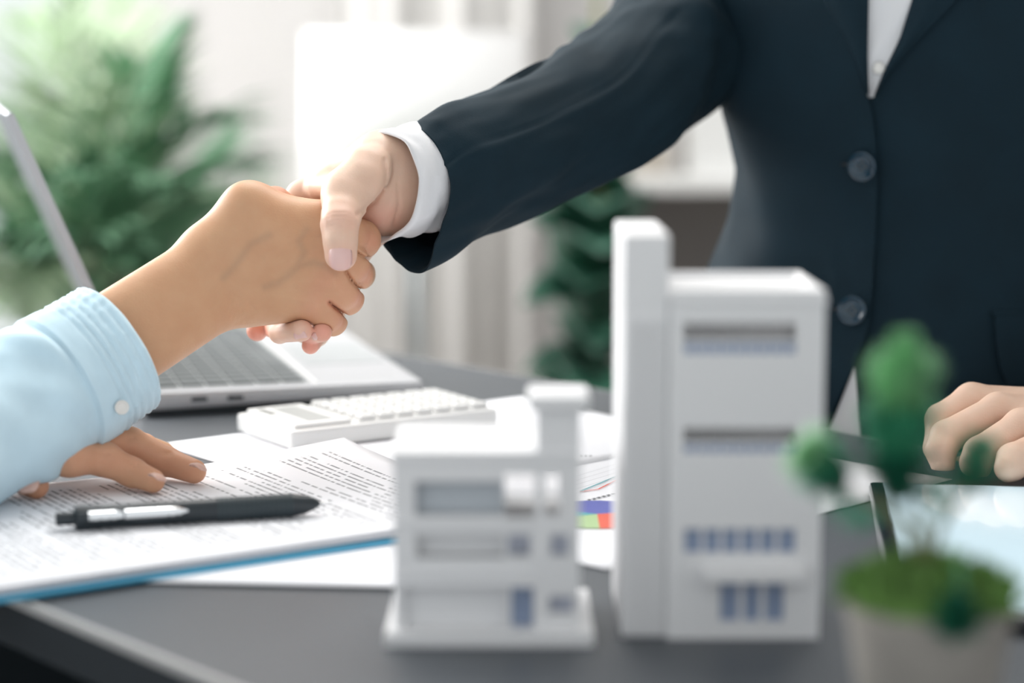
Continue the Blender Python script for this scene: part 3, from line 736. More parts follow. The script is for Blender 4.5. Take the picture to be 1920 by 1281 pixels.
MB().box(a2-.003, a2, YT+.004, YT+TD-.003, TH, zm).build('side_wall', M['model'], tw)
rf = MB(); rf.box(a1, a2+.0008, YT-.0008, YT+TD, zm-.002, zm+.0012, bev=.0008)
rf.box(a1+.001, a2, YT, YT+.003, zm+.001, zm+.004, bev=.0006); rf.box(a1+.001, a2, YT+TD-.003, YT+TD, zm+.001, zm+.004, bev=.0006); rf.box(a2-.003, a2, YT+.003, YT+TD-.003, zm+.001, zm+.004, bev=.0006)
rf.build('roof', M['model'], tw)
for z in (zz(700, YT), zz(890, YT), zz(1055, YT)): MB().box(a1, a2-.003, YT+.004, YT+TD-.003, z-.001, z).build('floor_slab', M['model'], tw)
MB().box(xx(1318, YT), xx(1510, YT), YT-.010, YT+.001, zz(1084, YT), zz(1084, YT)+.005, bev=.001).build('canopy', M['model'], tw)
for bi, h in enumerate(bands):
    n = (9, 9, 6, 3)[bi]
    if bi < 2:   # upper open louvres over a blue strip
        zc = h[2]+(h[3]-h[2])*.40
        MB().box(h[0], h[1], YT+.002, YT+.0028, h[2], zc).build('pane', M['glassblue'], tw)
        MB().box(h[0], h[1], YT+.001, YT+.0025, zc-.0006, zc+.0006).build('window_sill', M['model'], tw)
    elif bi == 2: MB().box(h[0], h[1], YT+.0032, YT+.0040, h[2], h[3]).build('pane', M['glassblue'], tw)
    else: MB().box(h[0], h[1], YT+.0032, YT+.0040, h[2], h[3]).build('door', M['glassblue'], tw)
    for k in range(1, n):
        x = h[0]+(h[1]-h[0])*k/n; ww = (.0004, .0004, .0007, .0011)[bi]; MB().box(x-ww, x+ww, YT+.0006, YT+.003, h[2], h[3]).build('mullion', M['model'], tw)
# ================================================================== SMALL POTTED TREE
pc = TZ(1742, 1245, .045); PC = Vector((pc.x, .700, TH)); PC.x = xx(1742, .70, 1150)
pp = thing('potted_artificial_plant', 'little potted tree with fuzzy green tufts in the right foreground', 'plant', PC)
zr_ = zz(1128, .70)-TH
autosmooth(MB().lathe([(0, 0), (.019, 0), (.021, .002), (.029, zr_-.004), (.0305, zr_-.002), (.0305, zr_), (.027, zr_), (.0265, zr_-.004), (0, zr_-.004)], PC, 40).build('pot', M['pot'], pp))
mo = MB(); rnd = random.Random(3)
for k in range(700):
    a = rnd.uniform(0, 2*math.pi); r = .0305*math.sqrt(rnd.random()); q = PC+Vector((r*math.cos(a), r*math.sin(a), zr_-.003+.0145*math.sqrt(max(0, 1-(r/.031)**2))))
    d = Vector((rnd.uniform(-1, 1), rnd.uniform(-1, 1), rnd.uniform(.2, 1.2)))
    leaflet(mo, q, d, Vector((rnd.uniform(-1, 1), rnd.uniform(-1, 1), .5)), .0085, .0014)
mo.lathe([(.0265, zr_-.004), (.025, zr_+.006), (.015, zr_+.010), (0, zr_+.011)], PC, 24)
mo.build('moss', M['moss'], pp)['kind'] = 'stuff'
YP = .70
def PP(px, py, dy=0): return Vector((xx(px, YP+dy, py), YP+dy, zz(py, YP+dy)))
for k, pts in enumerate([[(1742, 1130), (1735, 1000), (1700, 850), (1690, 690)], [(1738, 1060), (1720, 990), (1600, 925), (1525, 870)], [(1738, 1090), (1765, 980), (1825, 900)], [(1748, 1110), (1800, 1060), (1800, 1110), (1790, 1180)], [(1740, 1080), (1690, 1000), (1660, 930)]]):
    MB().tube([PP(x, y, (-.035*j/3 if k == 3 else 0)) for j, (x, y) in enumerate(pts)], [.0016, .0013, .0011, .0009][:len(pts)], 7).build('stem', M['stem'] if k != 3 else M['deep'], pp, True)
def tuft(pa_, pb_, r, n, mats):
    for mi, m in enumerate(mats):
        b = MB()
        for k in range(n):
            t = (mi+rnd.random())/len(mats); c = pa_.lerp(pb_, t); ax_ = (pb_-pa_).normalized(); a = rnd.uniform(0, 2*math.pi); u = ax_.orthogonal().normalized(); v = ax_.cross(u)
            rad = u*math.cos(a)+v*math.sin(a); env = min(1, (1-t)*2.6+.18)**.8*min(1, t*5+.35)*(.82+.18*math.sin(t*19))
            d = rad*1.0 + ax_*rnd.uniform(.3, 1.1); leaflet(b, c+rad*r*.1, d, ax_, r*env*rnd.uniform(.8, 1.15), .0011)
        b.build('foliage_tuft', m, pp)['kind'] = 'stuff'
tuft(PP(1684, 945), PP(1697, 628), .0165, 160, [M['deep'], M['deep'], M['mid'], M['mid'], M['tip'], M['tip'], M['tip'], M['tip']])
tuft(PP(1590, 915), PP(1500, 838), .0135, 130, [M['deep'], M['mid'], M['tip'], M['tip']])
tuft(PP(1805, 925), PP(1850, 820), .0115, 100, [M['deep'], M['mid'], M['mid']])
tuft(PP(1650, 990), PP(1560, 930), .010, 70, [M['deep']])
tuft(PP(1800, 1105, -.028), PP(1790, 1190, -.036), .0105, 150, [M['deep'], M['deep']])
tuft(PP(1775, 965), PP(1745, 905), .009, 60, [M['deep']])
# ================================================================== HANDS
def pr(*a): return [P(*q[:3]) for q in a]
def cap(a, b):     # (px,py,depth,rpx)
    return (A3(P(a[0], a[1], a[2])), A3(P(b[0], b[1], b[2])), a[3]*a[2]/F, b[3]*b[2]/F)
def chain(pts):
    return [A3(P(*p[:3])) for p in pts], [p[3]*p[2]/F for p in pts]
# ---- light hand of the suited person (right hand)
def bounds(ps, pad):
    a = np.array([p for q in ps for p in q[:2]]); return a.min(0)-pad, a.max(0)+pad
VOX = .00105
palmR = [cap((850,300,1.245,72),(752,322,1.222,62)), cap((850,345,1.245,70),(752,368,1.222,60)),          # forearm bones
         cap((752,322,1.222,62),(722,318,1.214,60)), cap((752,368,1.222,60),(712,372,1.216,62)),
         cap((716,298,1.214,48),(568,370,1.236,30)),                       # index metacarpal (top edge)
         cap((716,320,1.22,46),(600,420,1.245,30)),
         cap((716,350,1.225,46),(610,470,1.25,30)),
         cap((716,385,1.222,46),(640,510,1.245,28))]
thenar = [cap((703,300,1.202,42),(682,340,1.180,41)), cap((688,318,1.188,43),(650,366,1.174,42))]
sR = SDF(*bounds(palmR+[cap((480,650,1.17,20),(620,640,1.27,20))], .03), VOX)
sR.add(palmR, k=.012); sR.add(thenar, k=.0045)
base = sR.D.copy()
p_, r_ = chain([(648,368,1.176,43),(640,405,1.160,36),(637,422,1.153,34.5),(638,450,1.150,31),(639,478,1.151,30.5)])
sR.finger(p_, r_, .007, base)
web = sR.D
sR.add([cap((600,352,1.215,20),(632,350,1.19,24))], k=.012)      # web between thumb and index
for pts in ([(568,370,1.236,30),(520,440,1.262,29),(500,560,1.262,25),(482,620,1.236,20)],
            [(600,420,1.245,30),(540,520,1.262,29),(512,610,1.245,22),(524,625,1.21,18),(566,620,1.183,20.5)],
            [(610,470,1.25,30),(580,560,1.262,27),(572,622,1.24,20),(584,628,1.21,17),(604,623,1.187,18.5)],
            [(640,510,1.245,28),(620,590,1.255,24),(596,630,1.235,18),(582,648,1.212,16.5)]):
    p_, r_ = chain(pts); sR.finger(p_, r_, .005, base)
sR.pcrease([(721,300),(724,330),(719,352),(702,378),(676,398),(668,404)], 1.15, 1.235, .0013, 4.0)
sR.pcrease([(746,345),(748,385),(736,425)], 1.17, 1.215, .0008, 3)
sR.pcrease([(738,310),(733,350),(728,380)], 1.17, 1.215, .0005, 4)
for y_, dp in ((401,.0005),(408,.0008),(416,.0006),(424,.0007),(431,.0004)):
    sR.pcrease([(614,y_+2),(626,y_-2),(640,y_-3),(654,y_),(660,y_+3)], 1.10, 1.15, dp, 2.0)
sR.pcrease([(617,474),(618,490),(624,502),(638,507),(652,502),(659,490),(660,474)], 1.10, 1.15, .0006, 2.0)
# thumb creases
for dy, dp in ():
    sR.crease(A3(P(612, 416+dy, 1.1455)), A3(P(664, 413+dy, 1.1465)), dp, .0010)
# ---- tan hand of the seated person (right hand, back towards us)
palmL = [cap((120,668,1.135,66),(400,488,1.187,60)), cap((160,720,1.135,64),(430,545,1.187,58)),
         cap((400,488,1.187,60),(470,445,1.192,56)), cap((430,545,1.187,58),(500,540,1.192,56)),
         cap((405,470,1.188,50),(468,396,1.190,48)),                       # thumb metacarpal
         cap((468,396,1.190,48),(560,415,1.193,40)),
         cap((460,450,1.190,58),(602,420,1.186,40)),                       # metacarpals
         cap((460,480,1.190,58),(632,462,1.182,38)),
         cap((470,520,1.190,56),(622,520,1.183,37)),
         cap((480,548,1.192,56),(590,566,1.187,34))]
sL = SDF(*bounds(palmL+[cap((120,690,1.13,60),(712,560,1.27,30))], .028), VOX)
sL.add(palmL, k=.012)
base = sL.D.copy()
for pts in ([(602,420,1.186,40),(650,440,1.186,37),(677,449,1.199,35.5),(680,450,1.225,31),(655,450,1.262,26)],
            [(632,462,1.182,38),(658,495,1.186,34),(669,514,1.198,30),(674,514,1.225,28),(645,510,1.268,25)],
            [(622,520,1.183,37),(640,545,1.187,34),(650,559,1.198,31),(652,560,1.225,28),(625,550,1.268,25)],
            [(590,566,1.187,34),(612,592,1.192,29),(623,602,1.201,27),(624,604,1.226,24),(600,590,1.266,21)],
            [(468,396,1.190,48),(515,382,1.212,31),(560,400,1.235,25),(610,420,1.247,22)]):
    p_, r_ = chain(pts); sL.finger(p_, r_, .0055, base)
# tendons, veins and knuckles as soft relief on the back of the hand
sL.add([cap((480,470,1.1785,7),(606,424,1.1785,8)), cap((480,490,1.178,7),(632,470,1.1755,9)), cap((485,515,1.178,7),(620,522,1.1765,9))], k=.006)
VEINS = ([(498,538),(522,530),(545,513),(562,498),(590,492),(612,500)], [(560,498),(570,472),(562,452),(575,430)], [(505,440),(470,458),(440,500),(420,520)], [(612,500),(628,512)])
for v in VEINS: sL.pcrease(v, 1.15, 1.19, -.0004, 7)
for v in ([(500,478),(560,448),(606,425)], [(510,500),(580,480),(634,468)], [(515,530),(570,528),(625,524)], [(520,556),(590,566)]): sL.pcrease(v, 1.15, 1.19, -.0006, 9)
for v in ([(540,462),(600,446),(628,446)], [(550,505),(600,498),(640,492)], [(555,545),(600,545),(622,548)]): sL.pcrease(v, 1.15, 1.19, .0006, 8)
for v in ([(470,522,1.178),(520,505,1.177),(560,480,1.176),(590,468,1.175)],[(560,480,1.176),(545,440,1.177),(575,415,1.178)],[(505,440,1.178),(470,455,1.178),(440,500,1.178)]):
    for i in range(len(v)-1): sL.add([cap((*v[i], 4),(*v[i+1], 4))], k=.005)
for q in range(6): sL.crease(A3(P(428+q*9, 560-q*2, 1.170)), A3(P(440+q*8, 604, 1.176)), .00035, .0011)
for (x, y) in ((697,440),(688,512),(670,556),(640,600)):
    for k in (-1, 0, 1): sL.crease(A3(P(x+6+k*1.5, y-14, 1.193+.006*k)), A3(P(x+4+k*1.5, y+14, 1.193+.006*k)), .0005, .0009)
sL.pcrease([(617,566),(632,579),(648,593),(662,604)], 1.15, 1.235, .0030, 3.0)
sL.pcrease([(648,508),(660,528),(672,541),(690,552)], 1.15, 1.235, .0026, 3.0)
sL.pcrease([(664,470),(682,482),(700,490)], 1.15, 1.235, .0026, 3.0)
for k_ in range(7): sL.pcrease([(424+k_*7, 548+k_*3), (428+k_*8, 580), (441+k_*7, 606)], 1.14, 1.20, .00035+.0003*(k_ == 3), 2.2)
sL.carve(sR, .0001)
print('hands fields done')
RV, RF = sR.mesh(); LV, LF = sL.mesh()
# ---- left hand of the seated person on the paper
def capz(a, b):   # (px,py,z above table,rpx)
    p, q = TZ(a[0], a[1], a[2]), TZ(b[0], b[1], b[2]); return (A3(p), A3(q), a[3]*p.y/F, b[3]*q.y/F)
def chainz(pts):
    q = [TZ(p[0], p[1], p[2]) for p in pts]; return [A3(x) for x in q], [p[3]*x.y/F for p, x in zip(pts, q)]
palm2 = [capz((-140,838,.040,75),(20,822,.036,66)), capz((20,822,.036,66),(130,858,.030,34)), capz((20,810,.038,66),(165,828,.034,34)), capz((20,800,.038,60),(185,805,.034,32)), capz((10,795,.036,56),(185,790,.032,30)),
         capz((0,850,.032,50),(30,880,.024,30))]
s2 = SDF(*bounds(palm2+[capz((-200,900,.0,60),(420,880,.05,30))], .02), .0011)
s2.add(palm2, k=.010); base = s2.D.copy()
for pts in ([(130,858,.030,34),(192,860,.0265,31),(198,862,.0262,31),(248,886,.0185,27.5),(287,902,DZ+.0068,23)],
            [(165,828,.034,34),(238,832,.029,31),(246,834,.0285,30.5),(310,865,.0190,27.5),(364,884,DZ+.0068,23.5)],
            [(185,805,.034,32),(262,815,.028,26),(330,838,.017,22),(372,850,.009,18)],
            [(185,790,.032,30),(250,796,.024,23),(300,812,.015,20),(330,822,.008,17)],
            [(30,880,.024,30),(50,900,.018,27),(68,912,DZ+.0068,24)]):
    if pts[0][1] in (805, 790): pts = [(a-60, b-2, c, d) for a, b, c, d in pts]
    p_, r_ = chainz(pts); s2.finger(p_, r_, .006, base)
for (x, y, z, w_) in ((192,845,.030,20),(240,815,.033,20),(250,874,.022,16),(312,852,.023,16)):
    for k in (-2, -1, 0, 1, 2): s2.crease(A3(TZ(x+4*k-3, y-12, z+.003)), A3(TZ(x+4*k+6, y+12, z)), .0006, .0009)
V2, F2 = s2.mesh()
# ---- left hand of the suited person resting at the right
palm3 = [cap((2120,800,1.27,75),(2010,800,1.25,66)), cap((2010,790,1.25,60),(1822,750,1.235,30)), cap((2010,795,1.245,58),(1872,768,1.213,30)), cap((2010,805,1.235,58),(1915,798,1.19,30)), cap((2010,820,1.225,58),(1965,830,1.175,29))]
s3 = SDF(*bounds(palm3+[cap((1740,720,1.15,20),(2100,900,1.28,20))], .03), .0011)
s3.add(palm3, k=.010); base = s3.D.copy()
for pts in ([(1822,750,1.235,30),(1762,786,1.225,27),(1755,840,1.215,23),(1768,872,1.21,21)],
            [(1872,768,1.213,30),(1775,820,1.196,31),(1764,845,1.19,28),(1768,872,1.187,23)],
            [(1915,798,1.19,30),(1838,850,1.172,31),(1828,868,1.168,27),(1836,876,1.168,23)],
            [(1965,830,1.175,29),(1900,862,1.155,30),(1892,878,1.150,25),(1905,880,1.15,20)],
            [(2000,820,1.25,40),(1880,850,1.24,28),(1800,880,1.215,22)]):
    p_, r_ = chain(pts); s3.finger(p_, r_, .005, base)
for (x, y, d) in ((1758,815,1.165),(1822,852,1.14),(1893,858,1.125)):
    for k in (-1, 0, 1): s3.crease(A3(P(x-20+2*k, y+7*k-5, d+.004)), A3(P(x+18+2*k, y+7*k+8, d)), .0006, .001)
V3, F3 = s3.mesh()
# floor of contact: keep resting hands above the tablet / papers
V3[:, 2] = np.maximum(V3[:, 2], TH+.0096); V2[:, 2] = np.where(V2[:, 0] > -.27, np.maximum(V2[:, 2], TH+.0030), V2[:, 2])
def coarse(prims, h=.009, k=.04):
    s_ = SDF(*bounds(prims, .16), h); s_.add(prims, k=k); return s_.mesh()
V_ = lambda *a: tuple(a)
# seated person (mostly outside the frame)
e_ = A3(P(-470, 905, .98)); shL = (-.62, .58, 1.13); shL2 = (-.86, .92, 1.13)
bodyL = coarse([(A3(P(160,690,1.135)), A3(P(-80,815,1.09)), .024, .022), (A3(P(-80,815,1.09)), e_, .022, .026), (e_, shL, .026, .03), ((-.74, .74, 1.08), (-.74, .74, .62), .095, .105), (shL, shL2, .06, .06), ((-.74, .75, 1.1), (-.72, .76, 1.26), .05, .048),
                (A3(TZ(-60, 830, .038)), (-.56, 1.02, .80), .022, .026), ((-.56, 1.02, .80), shL2, .026, .03)], .008, .012)
# suited person
TXC = (.318, 1.46)
bodyR = coarse([(A3(P(850,320,1.245)), A3(P(1110,212,1.33)), .024, .024), (A3(P(1110,212,1.33)), A3(P(1330,10,1.475)), .024, .028), (A3(P(1330,10,1.475)), (.22, 1.50, 1.08), .028, .03), ((.318, 1.48, 1.10), (.318, 1.48, .80), .08, .085), ((.20, 1.51, 1.12), (.46, 1.50, 1.12), .05, .05),
                ((.32, 1.49, 1.12), (.31, 1.45, 1.27), .048, .046), (A3(P(2060,800,1.26)), A3(P(2290,620,1.40)), .024, .026), (A3(P(2290,620,1.40)), A3(P(2280,300,1.47)), .026, .028), (A3(P(2280,300,1.47)), (.44, 1.50, 1.08), .028, .03)], .008, .012)
print('bodies', len(RV), len(LV), len(V2), len(V3))

pL = thing('person', 'seated person at the left in light blue shirt, bare tan forearm reaching out', 'person', (-.74, .72, 0))
tl = [(0, P(655,460,1.17), P(640,590,1.18), .016, .28), (0, P(697,450,1.185), P(700,452,1.19), .010, .6), (0, P(690,515,1.185), P(692,517,1.19), .009, .6), (0, P(672,560,1.185), P(674,562,1.19), .009, .6), (0, P(645,603,1.185), P(646,605,1.19), .009, .6),
      (0, P(515,352,1.2), P(530,358,1.21), .010, .6),
      (1, P(470,522,1.18), P(520,505,1.177), .0032, .8), (1, P(520,505,1.177), P(560,480,1.176), .0034, .85), (1, P(560,480,1.176), P(590,468,1.175), .003, .7), (1, P(545,440,1.177), P(560,480,1.176), .003, .6),
      (0, TZ(285,900,.013), TZ(300,905,.012), .013, .9), (0, TZ(362,884,.013), TZ(375,888,.012), .013, .9), (0, TZ(60,912,.013), TZ(75,913,.012), .012, .9),
      (0, TZ(190,850,.03), TZ(200,855,.03), .008, .4), (0, TZ(240,822,.03), TZ(250,825,.03), .008, .4)]
bL = np_mesh('body', [(LV, LF), (V2, F2), bodyL], M['skinL'], pL, [(k, A3(a), A3(b), r, s_) for k, a, b, r, s_ in tl],
  [(1, v, 8.0, .26, 1.195) for v in VEINS] + [(0, [(618,568),(640,586)], 12, .5, 1.2), (0, [(625,505),(600,540),(585,580)], 26, .35, 1.19), (0, [(150,870),(240,850),(380,890)], 60, .40, 1.22), (0, [(60,912),(80,914)], 30, .5, 1.2)])
nail(bL, TZ(297, 889, DZ+.0138), TZ(330, 905, DZ)-TZ(270, 880, DZ+.012), Vector((.35, .15, 1)), .0085, .010, M['naild'])
nail(bL, TZ(374, 870, DZ+.0138), TZ(400, 880, DZ)-TZ(330, 862, DZ+.012), Vector((.35, .2, 1)), .0085, .010, M['naild'])
nail(bL, TZ(52, 903, DZ+.0128), TZ(70, 925, DZ)-TZ(20, 890, DZ+.012), Vector((-.1, -.5, .8)), .011, .012, M['naild'])
# ------------------------------------------------------------------ blue shirt
def dsky(t, a, p):
    s_ = t*2.0
    near = max(0, math.sin(a))
    g_ = max(0, min(1, 1-(t-.108)/.012)); CE = .185
    if t < CE:      # cuff: stitched gathers
        ph = t/.108*5.0
        o = .0022 - g_*.0010*abs(math.cos(ph*math.pi))**6 + g_*.0011*noise.noise(Vector((a*15, math.floor(ph+.5)*7.7, 0)))*abs(math.sin(ph*math.pi+1.57*0))**.5 + .0006*noise.noise(Vector((a*3, t*30, 3)))
        if t < .012: o -= .0012*(1-t/.012)**2
        return o
    g = min(1, (t-CE)/.03)
    f = -.0004 + g*(.0022*noise.noise(Vector((a*1.6+t*9, t*7, 1)))*2 + .0030*max(0, math.sin(a*2.2+t*26))**3*math.exp(-((t-.25)/.09)**2))
    return f
vs, fs = loft('s', [(225,650,1.152,124,.034),(92,733,1.128,136,.040),(-80,822,1.085,150,.043),(-300,895,1.02,165,.046),(-470,905,.98,180,.050),(-560,740,.93,190,.052)], None, None, 220, 120, dsky)
# rest of the shirt: upper arm, trunk and second sleeve (beyond the frame)
def torso_shell(c, keys, seg=48, capit=True):
    vs = []; fs = []
    for (z, a, b, dx, dy) in keys:
        for j in range(seg):
            q = 2*math.pi*j/seg; vs.append(Vector((c[0]+dx+a*math.cos(q), c[1]+dy+b*math.sin(q), z)))
    for i in range(len(keys)-1):
        for j in range(seg): A = i*seg+j; B = i*seg+(j+1) % seg; fs.append((A, B, B+seg, A+seg))
    return vs, fs
def addto(v1, f1, v2, f2):
    n = len(v1); return v1+list(v2), f1+[tuple(i+n for i in f) for f in f2]
tub = MB(); pe = P(-470, 905, .98)
tub.tube([pe, Vector(shL)+Vector((-.02, .02, 0))], [.047, .062], 40)
v_, f_ = torso_shell((-.74, .74), [(.55, .15, .12, 0, 0), (.75, .15, .12, 0, 0), (1.0, .17, .135, 0, 0), (1.12, .175, .13, 0, 0), (1.19, .13, .10, 0, 0), (1.215, .065, .065, 0, 0), (1.25, .058, .058, 0, 0)])
vs, fs = addto(vs, fs, tub.v, tub.f); vs, fs = addto(vs, fs, v_, f_)
t2 = MB(); t2.tube([TZ(-95, 838, .043), Vector((-.45, 1.07, .79)), Vector((-.56, 1.03, .80))], [.034, .040, .046], 40); t2.tube([(-.56, 1.03, .80), Vector(shL2)+Vector((.02, 0, 0))], [.046, .062], 40)
vs, fs = addto(vs, fs, t2.v, t2.f)
sh = obj('shirt', vs, fs, M['sky'], pL, True)
# shirt button on the cuff
bc_ = P(228, 764, 1.1125)
def button(parent, c, n, r, m, holes_m, nm='button', rings=True):
    n = Vector(n).normalized()
    prof = [(0, 0), (r*.95, 0), (r, r*.12), (r*.97, r*.26), (r*.84, r*.30), (r*.72, r*.2), (r*.6, r*.13), (r*.3, r*.15), (0, r*.15)]
    o = autosmooth(MB().lathe(prof, c, 32, axis=n).build(nm, m, parent), 50)
    return o
button(sh, bc_, (.42, -.85, .12), .0040, M['pearl'], None)
# placket edge seam on the cuff
pts = [P(x, y, d-.0015) for x, y, d in ((262,700,1.1285),(258,740,1.132),(268,760,1.136),(276,778,1.14))]
# dark trousers of the seated person
tr = MB(); 
for s_, kx, ky in ((0, -.30, .72), (1, -.42, .95)):
    tr.tube([(-.74+.0*s_, .70+.14*s_, .50), ((-.74+kx)/2, (.7+.14*s_+ky)/2, .52), (kx, ky-.0, .50), (kx+.03, ky, .40), (kx+.02, ky, .05)], [.095, .085, .07, .062, .045], 24)
tr.build('trousers', M['trouser'], pL, True)
of = thing('office_chair', 'dark office chair of the seated person at the left, below the table edge', 'chair', (-.74, .74, 0))
MB().box(-1.0, -.46, .48, 1.0, .36, .43, bev=.02).build('seat', M['trouser'], of)
MB().box(-1.02, -.95, .5, .98, .5, 1.0, bev=.02).build('backrest', M['trouser'], of)
MB().box(-1.0, -.96, .7, .78, .40, .55).build('back_bracket', M['black'], of)
MB().tube([(-.74, .74, .06), (-.74, .74, .37)], .025).build('gas_column', M['chrome'], of)
for k in range(5):
    a = k*1.2566; MB().tube([(-.74, .74, .08), (-.74+.26*math.cos(a), .74+.26*math.sin(a), .06)], [.022, .015], 8).build('leg', M['black'], of)
    MB().tube([(-.74+.26*math.cos(a), .725+.26*math.sin(a), .028), (-.74+.26*math.cos(a), .755+.26*math.sin(a), .028)], .028, 14).build('caster', M['black'], of)

# ------------------------------------------------------------------ suited person
pR = thing('person', 'standing person in a navy suit jacket and white shirt, shaking hands', 'person', (.34, 1.50, 0))
tr_ = [(0, P(639,500,1.14), P(639,490,1.13), .011, .7), (0, P(637,416,1.15), P(640,416,1.15), .010, .45), (0, P(475,632,1.23), P(490,630,1.225), .012, 1), (0, P(582,655,1.21), P(582,650,1.2), .010, 1), (0, P(606,622,1.18), P(612,622,1.18), .011, .9),
       (0, P(575,620,1.18), P(580,620,1.18), .009, .35), (0, P(700,420,1.2), P(720,410,1.2), .012, .45),
       (0, P(1762,815,1.16), P(1764,818,1.16), .009, .4), (0, P(1825,852,1.14), P(1826,854,1.14), .009, .4), (0, P(1897,855,1.12), P(1898,857,1.12), .009, .4), (1, P(722,305,1.19), P(716,345,1.186), .003, .35)]
bR = np_mesh('body', [(RV, RF), (V3, F3), bodyR], M['skinR'], pR, [(k, A3(a), A3(b), r, s_) for k, a, b, r, s_ in tr_])
nail(bR, P(638.5, 483, 1.1405), P(639, 520, 1.143)-P(638, 450, 1.140), (P(638, 480, 1.10)-P(638, 484, 1.15)), .0128, .0138, M['nail'], .45)
nail(bR, P(563, 633, 1.1785), P(590, 637, 1.178)-P(540, 632, 1.186), (-.05, -.75, -.62), .0066, .0075, M['nail'], .6)
nail(bR, P(597, 634, 1.1835), P(622, 637, 1.18)-P(575, 635, 1.19), (-.05, -.72, -.65), .0062, .0075, M['nail'], .6)
# shirt cuff
def dcuff(t, a, p): return .0009*noise.noise(Vector((a*2, t*9, 4)))*2 + .0006*math.sin(a*5+t*20)*(.5+.5*t)
def dn(t, a, p):
    f = 0
    # crease ridges running down the sleeve and elbow bends
    f += .0042*noise.noise(Vector((a*1.1+t*3.0, t*4.5, 2)))*1.6
    f += .0045*max(0, math.sin(t*17+a*1.5+.8))**3*math.exp(-((t-.52)/.20)**2)*(.4+.6*max(0, math.sin(a+.6)))
    f += .0035*max(0, math.sin(t*23-a*2.1+2))**3*math.exp(-((t-.72)/.16)**2)
    f += .0012*noise.noise(Vector((a*4, t*16, 7))) + .003*math.exp(-((a-3.05)/.30)**2)*max(0, 1-t/.16)**1.3
    # sleeve seam
    sa = 1.33-.25*t; f -= .0009*math.exp(-((a-sa)/.028)**2)*(1 if t < .62 else 0)
    f += .0005*math.exp(-((a-sa-.09)/.06)**2)*(1 if t < .62 else 0)
    return f
v1, f1 = loft('c', [(729,347,1.209,101,.0330),(775,337,1.222,103,.0345),(840,322,1.240,103,.035),(930,300,1.26,98,.033)], None, None, 30, 80, dcuff, wall=.0016, shear=.012)
slv = [(792,354,1.226,122,.0395),(850,326,1.243,127,.041),(985,272,1.285,127,.043),(1110,214,1.33,128,.046),(1190,152,1.375,134,.049),(1255,92,1.42,138,.050),(1330,10,1.475,150,.052),(1400,-90,1.51,140,.052)]
v2, f2 = loft('s', slv, None, None, 170, 128, dn, wall=.002, shear=.028)
# far sleeve (beyond the right frame edge)
v4, f4 = loft('s', [(2035,795,1.255,118,.036),(2150,760,1.30,125,.040),(2290,620,1.40,135,.044),(2350,480,1.45,140,.046),(2280,300,1.47,145,.048),(2180,40,1.5,150,.050),(2110,-100,1.51,140,.05)], None, None, 60, 48, lambda t, a, p: .003*noise.noise(Vector((a, t*6, 9))), wall=.002)
# trunk of the jacket as a stack of rings
def zt_(py): return CAM.z - 3.764e-4*(py-100)
TK = [(-560, .375, .03, .040, .038), (-500, .372, .0, .060, .052), (-430, .35, .0, .155, .082), (-330, .318, 0, .185, .098), (-150, .318, 0, .190, .108), (0, .318, 0, .188, .112), (110, .318, 0, .178, .112), (195, .318, 0, .171, .110), (320, .318, 0, .161, .107), (400, .318, 0, .163, .107), (520, .318, 0, .177, .112), (700, .318, 0, .198, .12), (860, .318, 0, .208, .125), (950, .318, 0, .210, .127)]
TK = [(zt_(k[0]), .318, 1.46, k[3], k[4]) for k in TK]; TK.sort()
def tk(z):
    z = min(max(z, TK[0][0]), TK[-1][0])
    for i in range(len(TK)-1):
        if z <= TK[i+1][0]:
            u = (z-TK[i][0])/(TK[i+1][0]-TK[i][0]); u = u*u*(3-2*u)*.5+u*.5; return [TK[i][q]*(1-u)+TK[i+1][q]*u for q in (1, 2, 3, 4)]
    return TK[-1][1:]
def tdisp(ang, z):
    f = .006*noise.noise(Vector((ang*1.6, z*7, 5)))
    f += .0035*noise.noise(Vector((ang*3+z*14, z*9, 8)))
    f += .006*math.exp(-((z-.845)/.02)**2)*math.sin(ang*9+z*60)*.5 * (1 if ang < -2.2 else .25)
    return f
def tsurf(px, py, off):
    r = fw + Vector((1, 0, 0))*((px-960)/F) + up*((640.5-py)/F); best = None; prev = None
    def FF(t):
        p = CAM + r*t; cx, cy, a, b = tk(p.z); an = math.atan2((p.y-cy)/b, (p.x-cx)/a); o = off + tdisp(an, p.z)
        return ((p.x-cx)/(a+o))**2 + ((p.y-cy)/(b+o))**2 - 1
    n = 70; tp = 1.25; fp = FF(tp); bt, bf = tp, fp
    for i in range(1, n+1):
        t = 1.25 + .25*i/n; f = FF(t)
        if f < 0 <= fp:
            lo, hi = tp, t
            for _ in range(14):
                m_ = (lo+hi)/2
                if FF(m_) < 0: hi = m_
                else: lo = m_
            return CAM + r*hi
        if f < bf: bf, bt = f, t
        tp, fp = t, f
    return CAM + r*bt
vs = []; fs = []; NZ = 90; SG = 128
zlo, zhi = TK[0][0], TK[-1][0]
for i in range(NZ+1):
    z = zlo+(zhi-zlo)*i/NZ; cx, cy, a, b_ = tk(z)
    for j in range(SG):
        q = -math.pi+2*math.pi*j/SG; o = tdisp(q, z); vs.append(Vector((cx+(a+o)*math.cos(q), cy+(b_+o)*math.sin(q), z)))
for i in range(NZ):
    for j in range(SG): A = i*SG+j; B = i*SG+(j+1) % SG; fs.append((A, B, B+SG, A+SG))
vs, fs = addto(vs, fs, v2, f2); vs, fs = addto(vs, fs, v4, f4)
def interp(tab, y):
    if y <= tab[0][0]: return tab[0][1] + (tab[1][1]-tab[0][1])/(tab[1][0]-tab[0][0])*(y-tab[0][0])
    for (a, b), (c, d) in zip(tab[:-1], tab[1:]):
        if y <= c: return b+(d-b)*(y-a)/(c-a)
    return tab[-1][1]
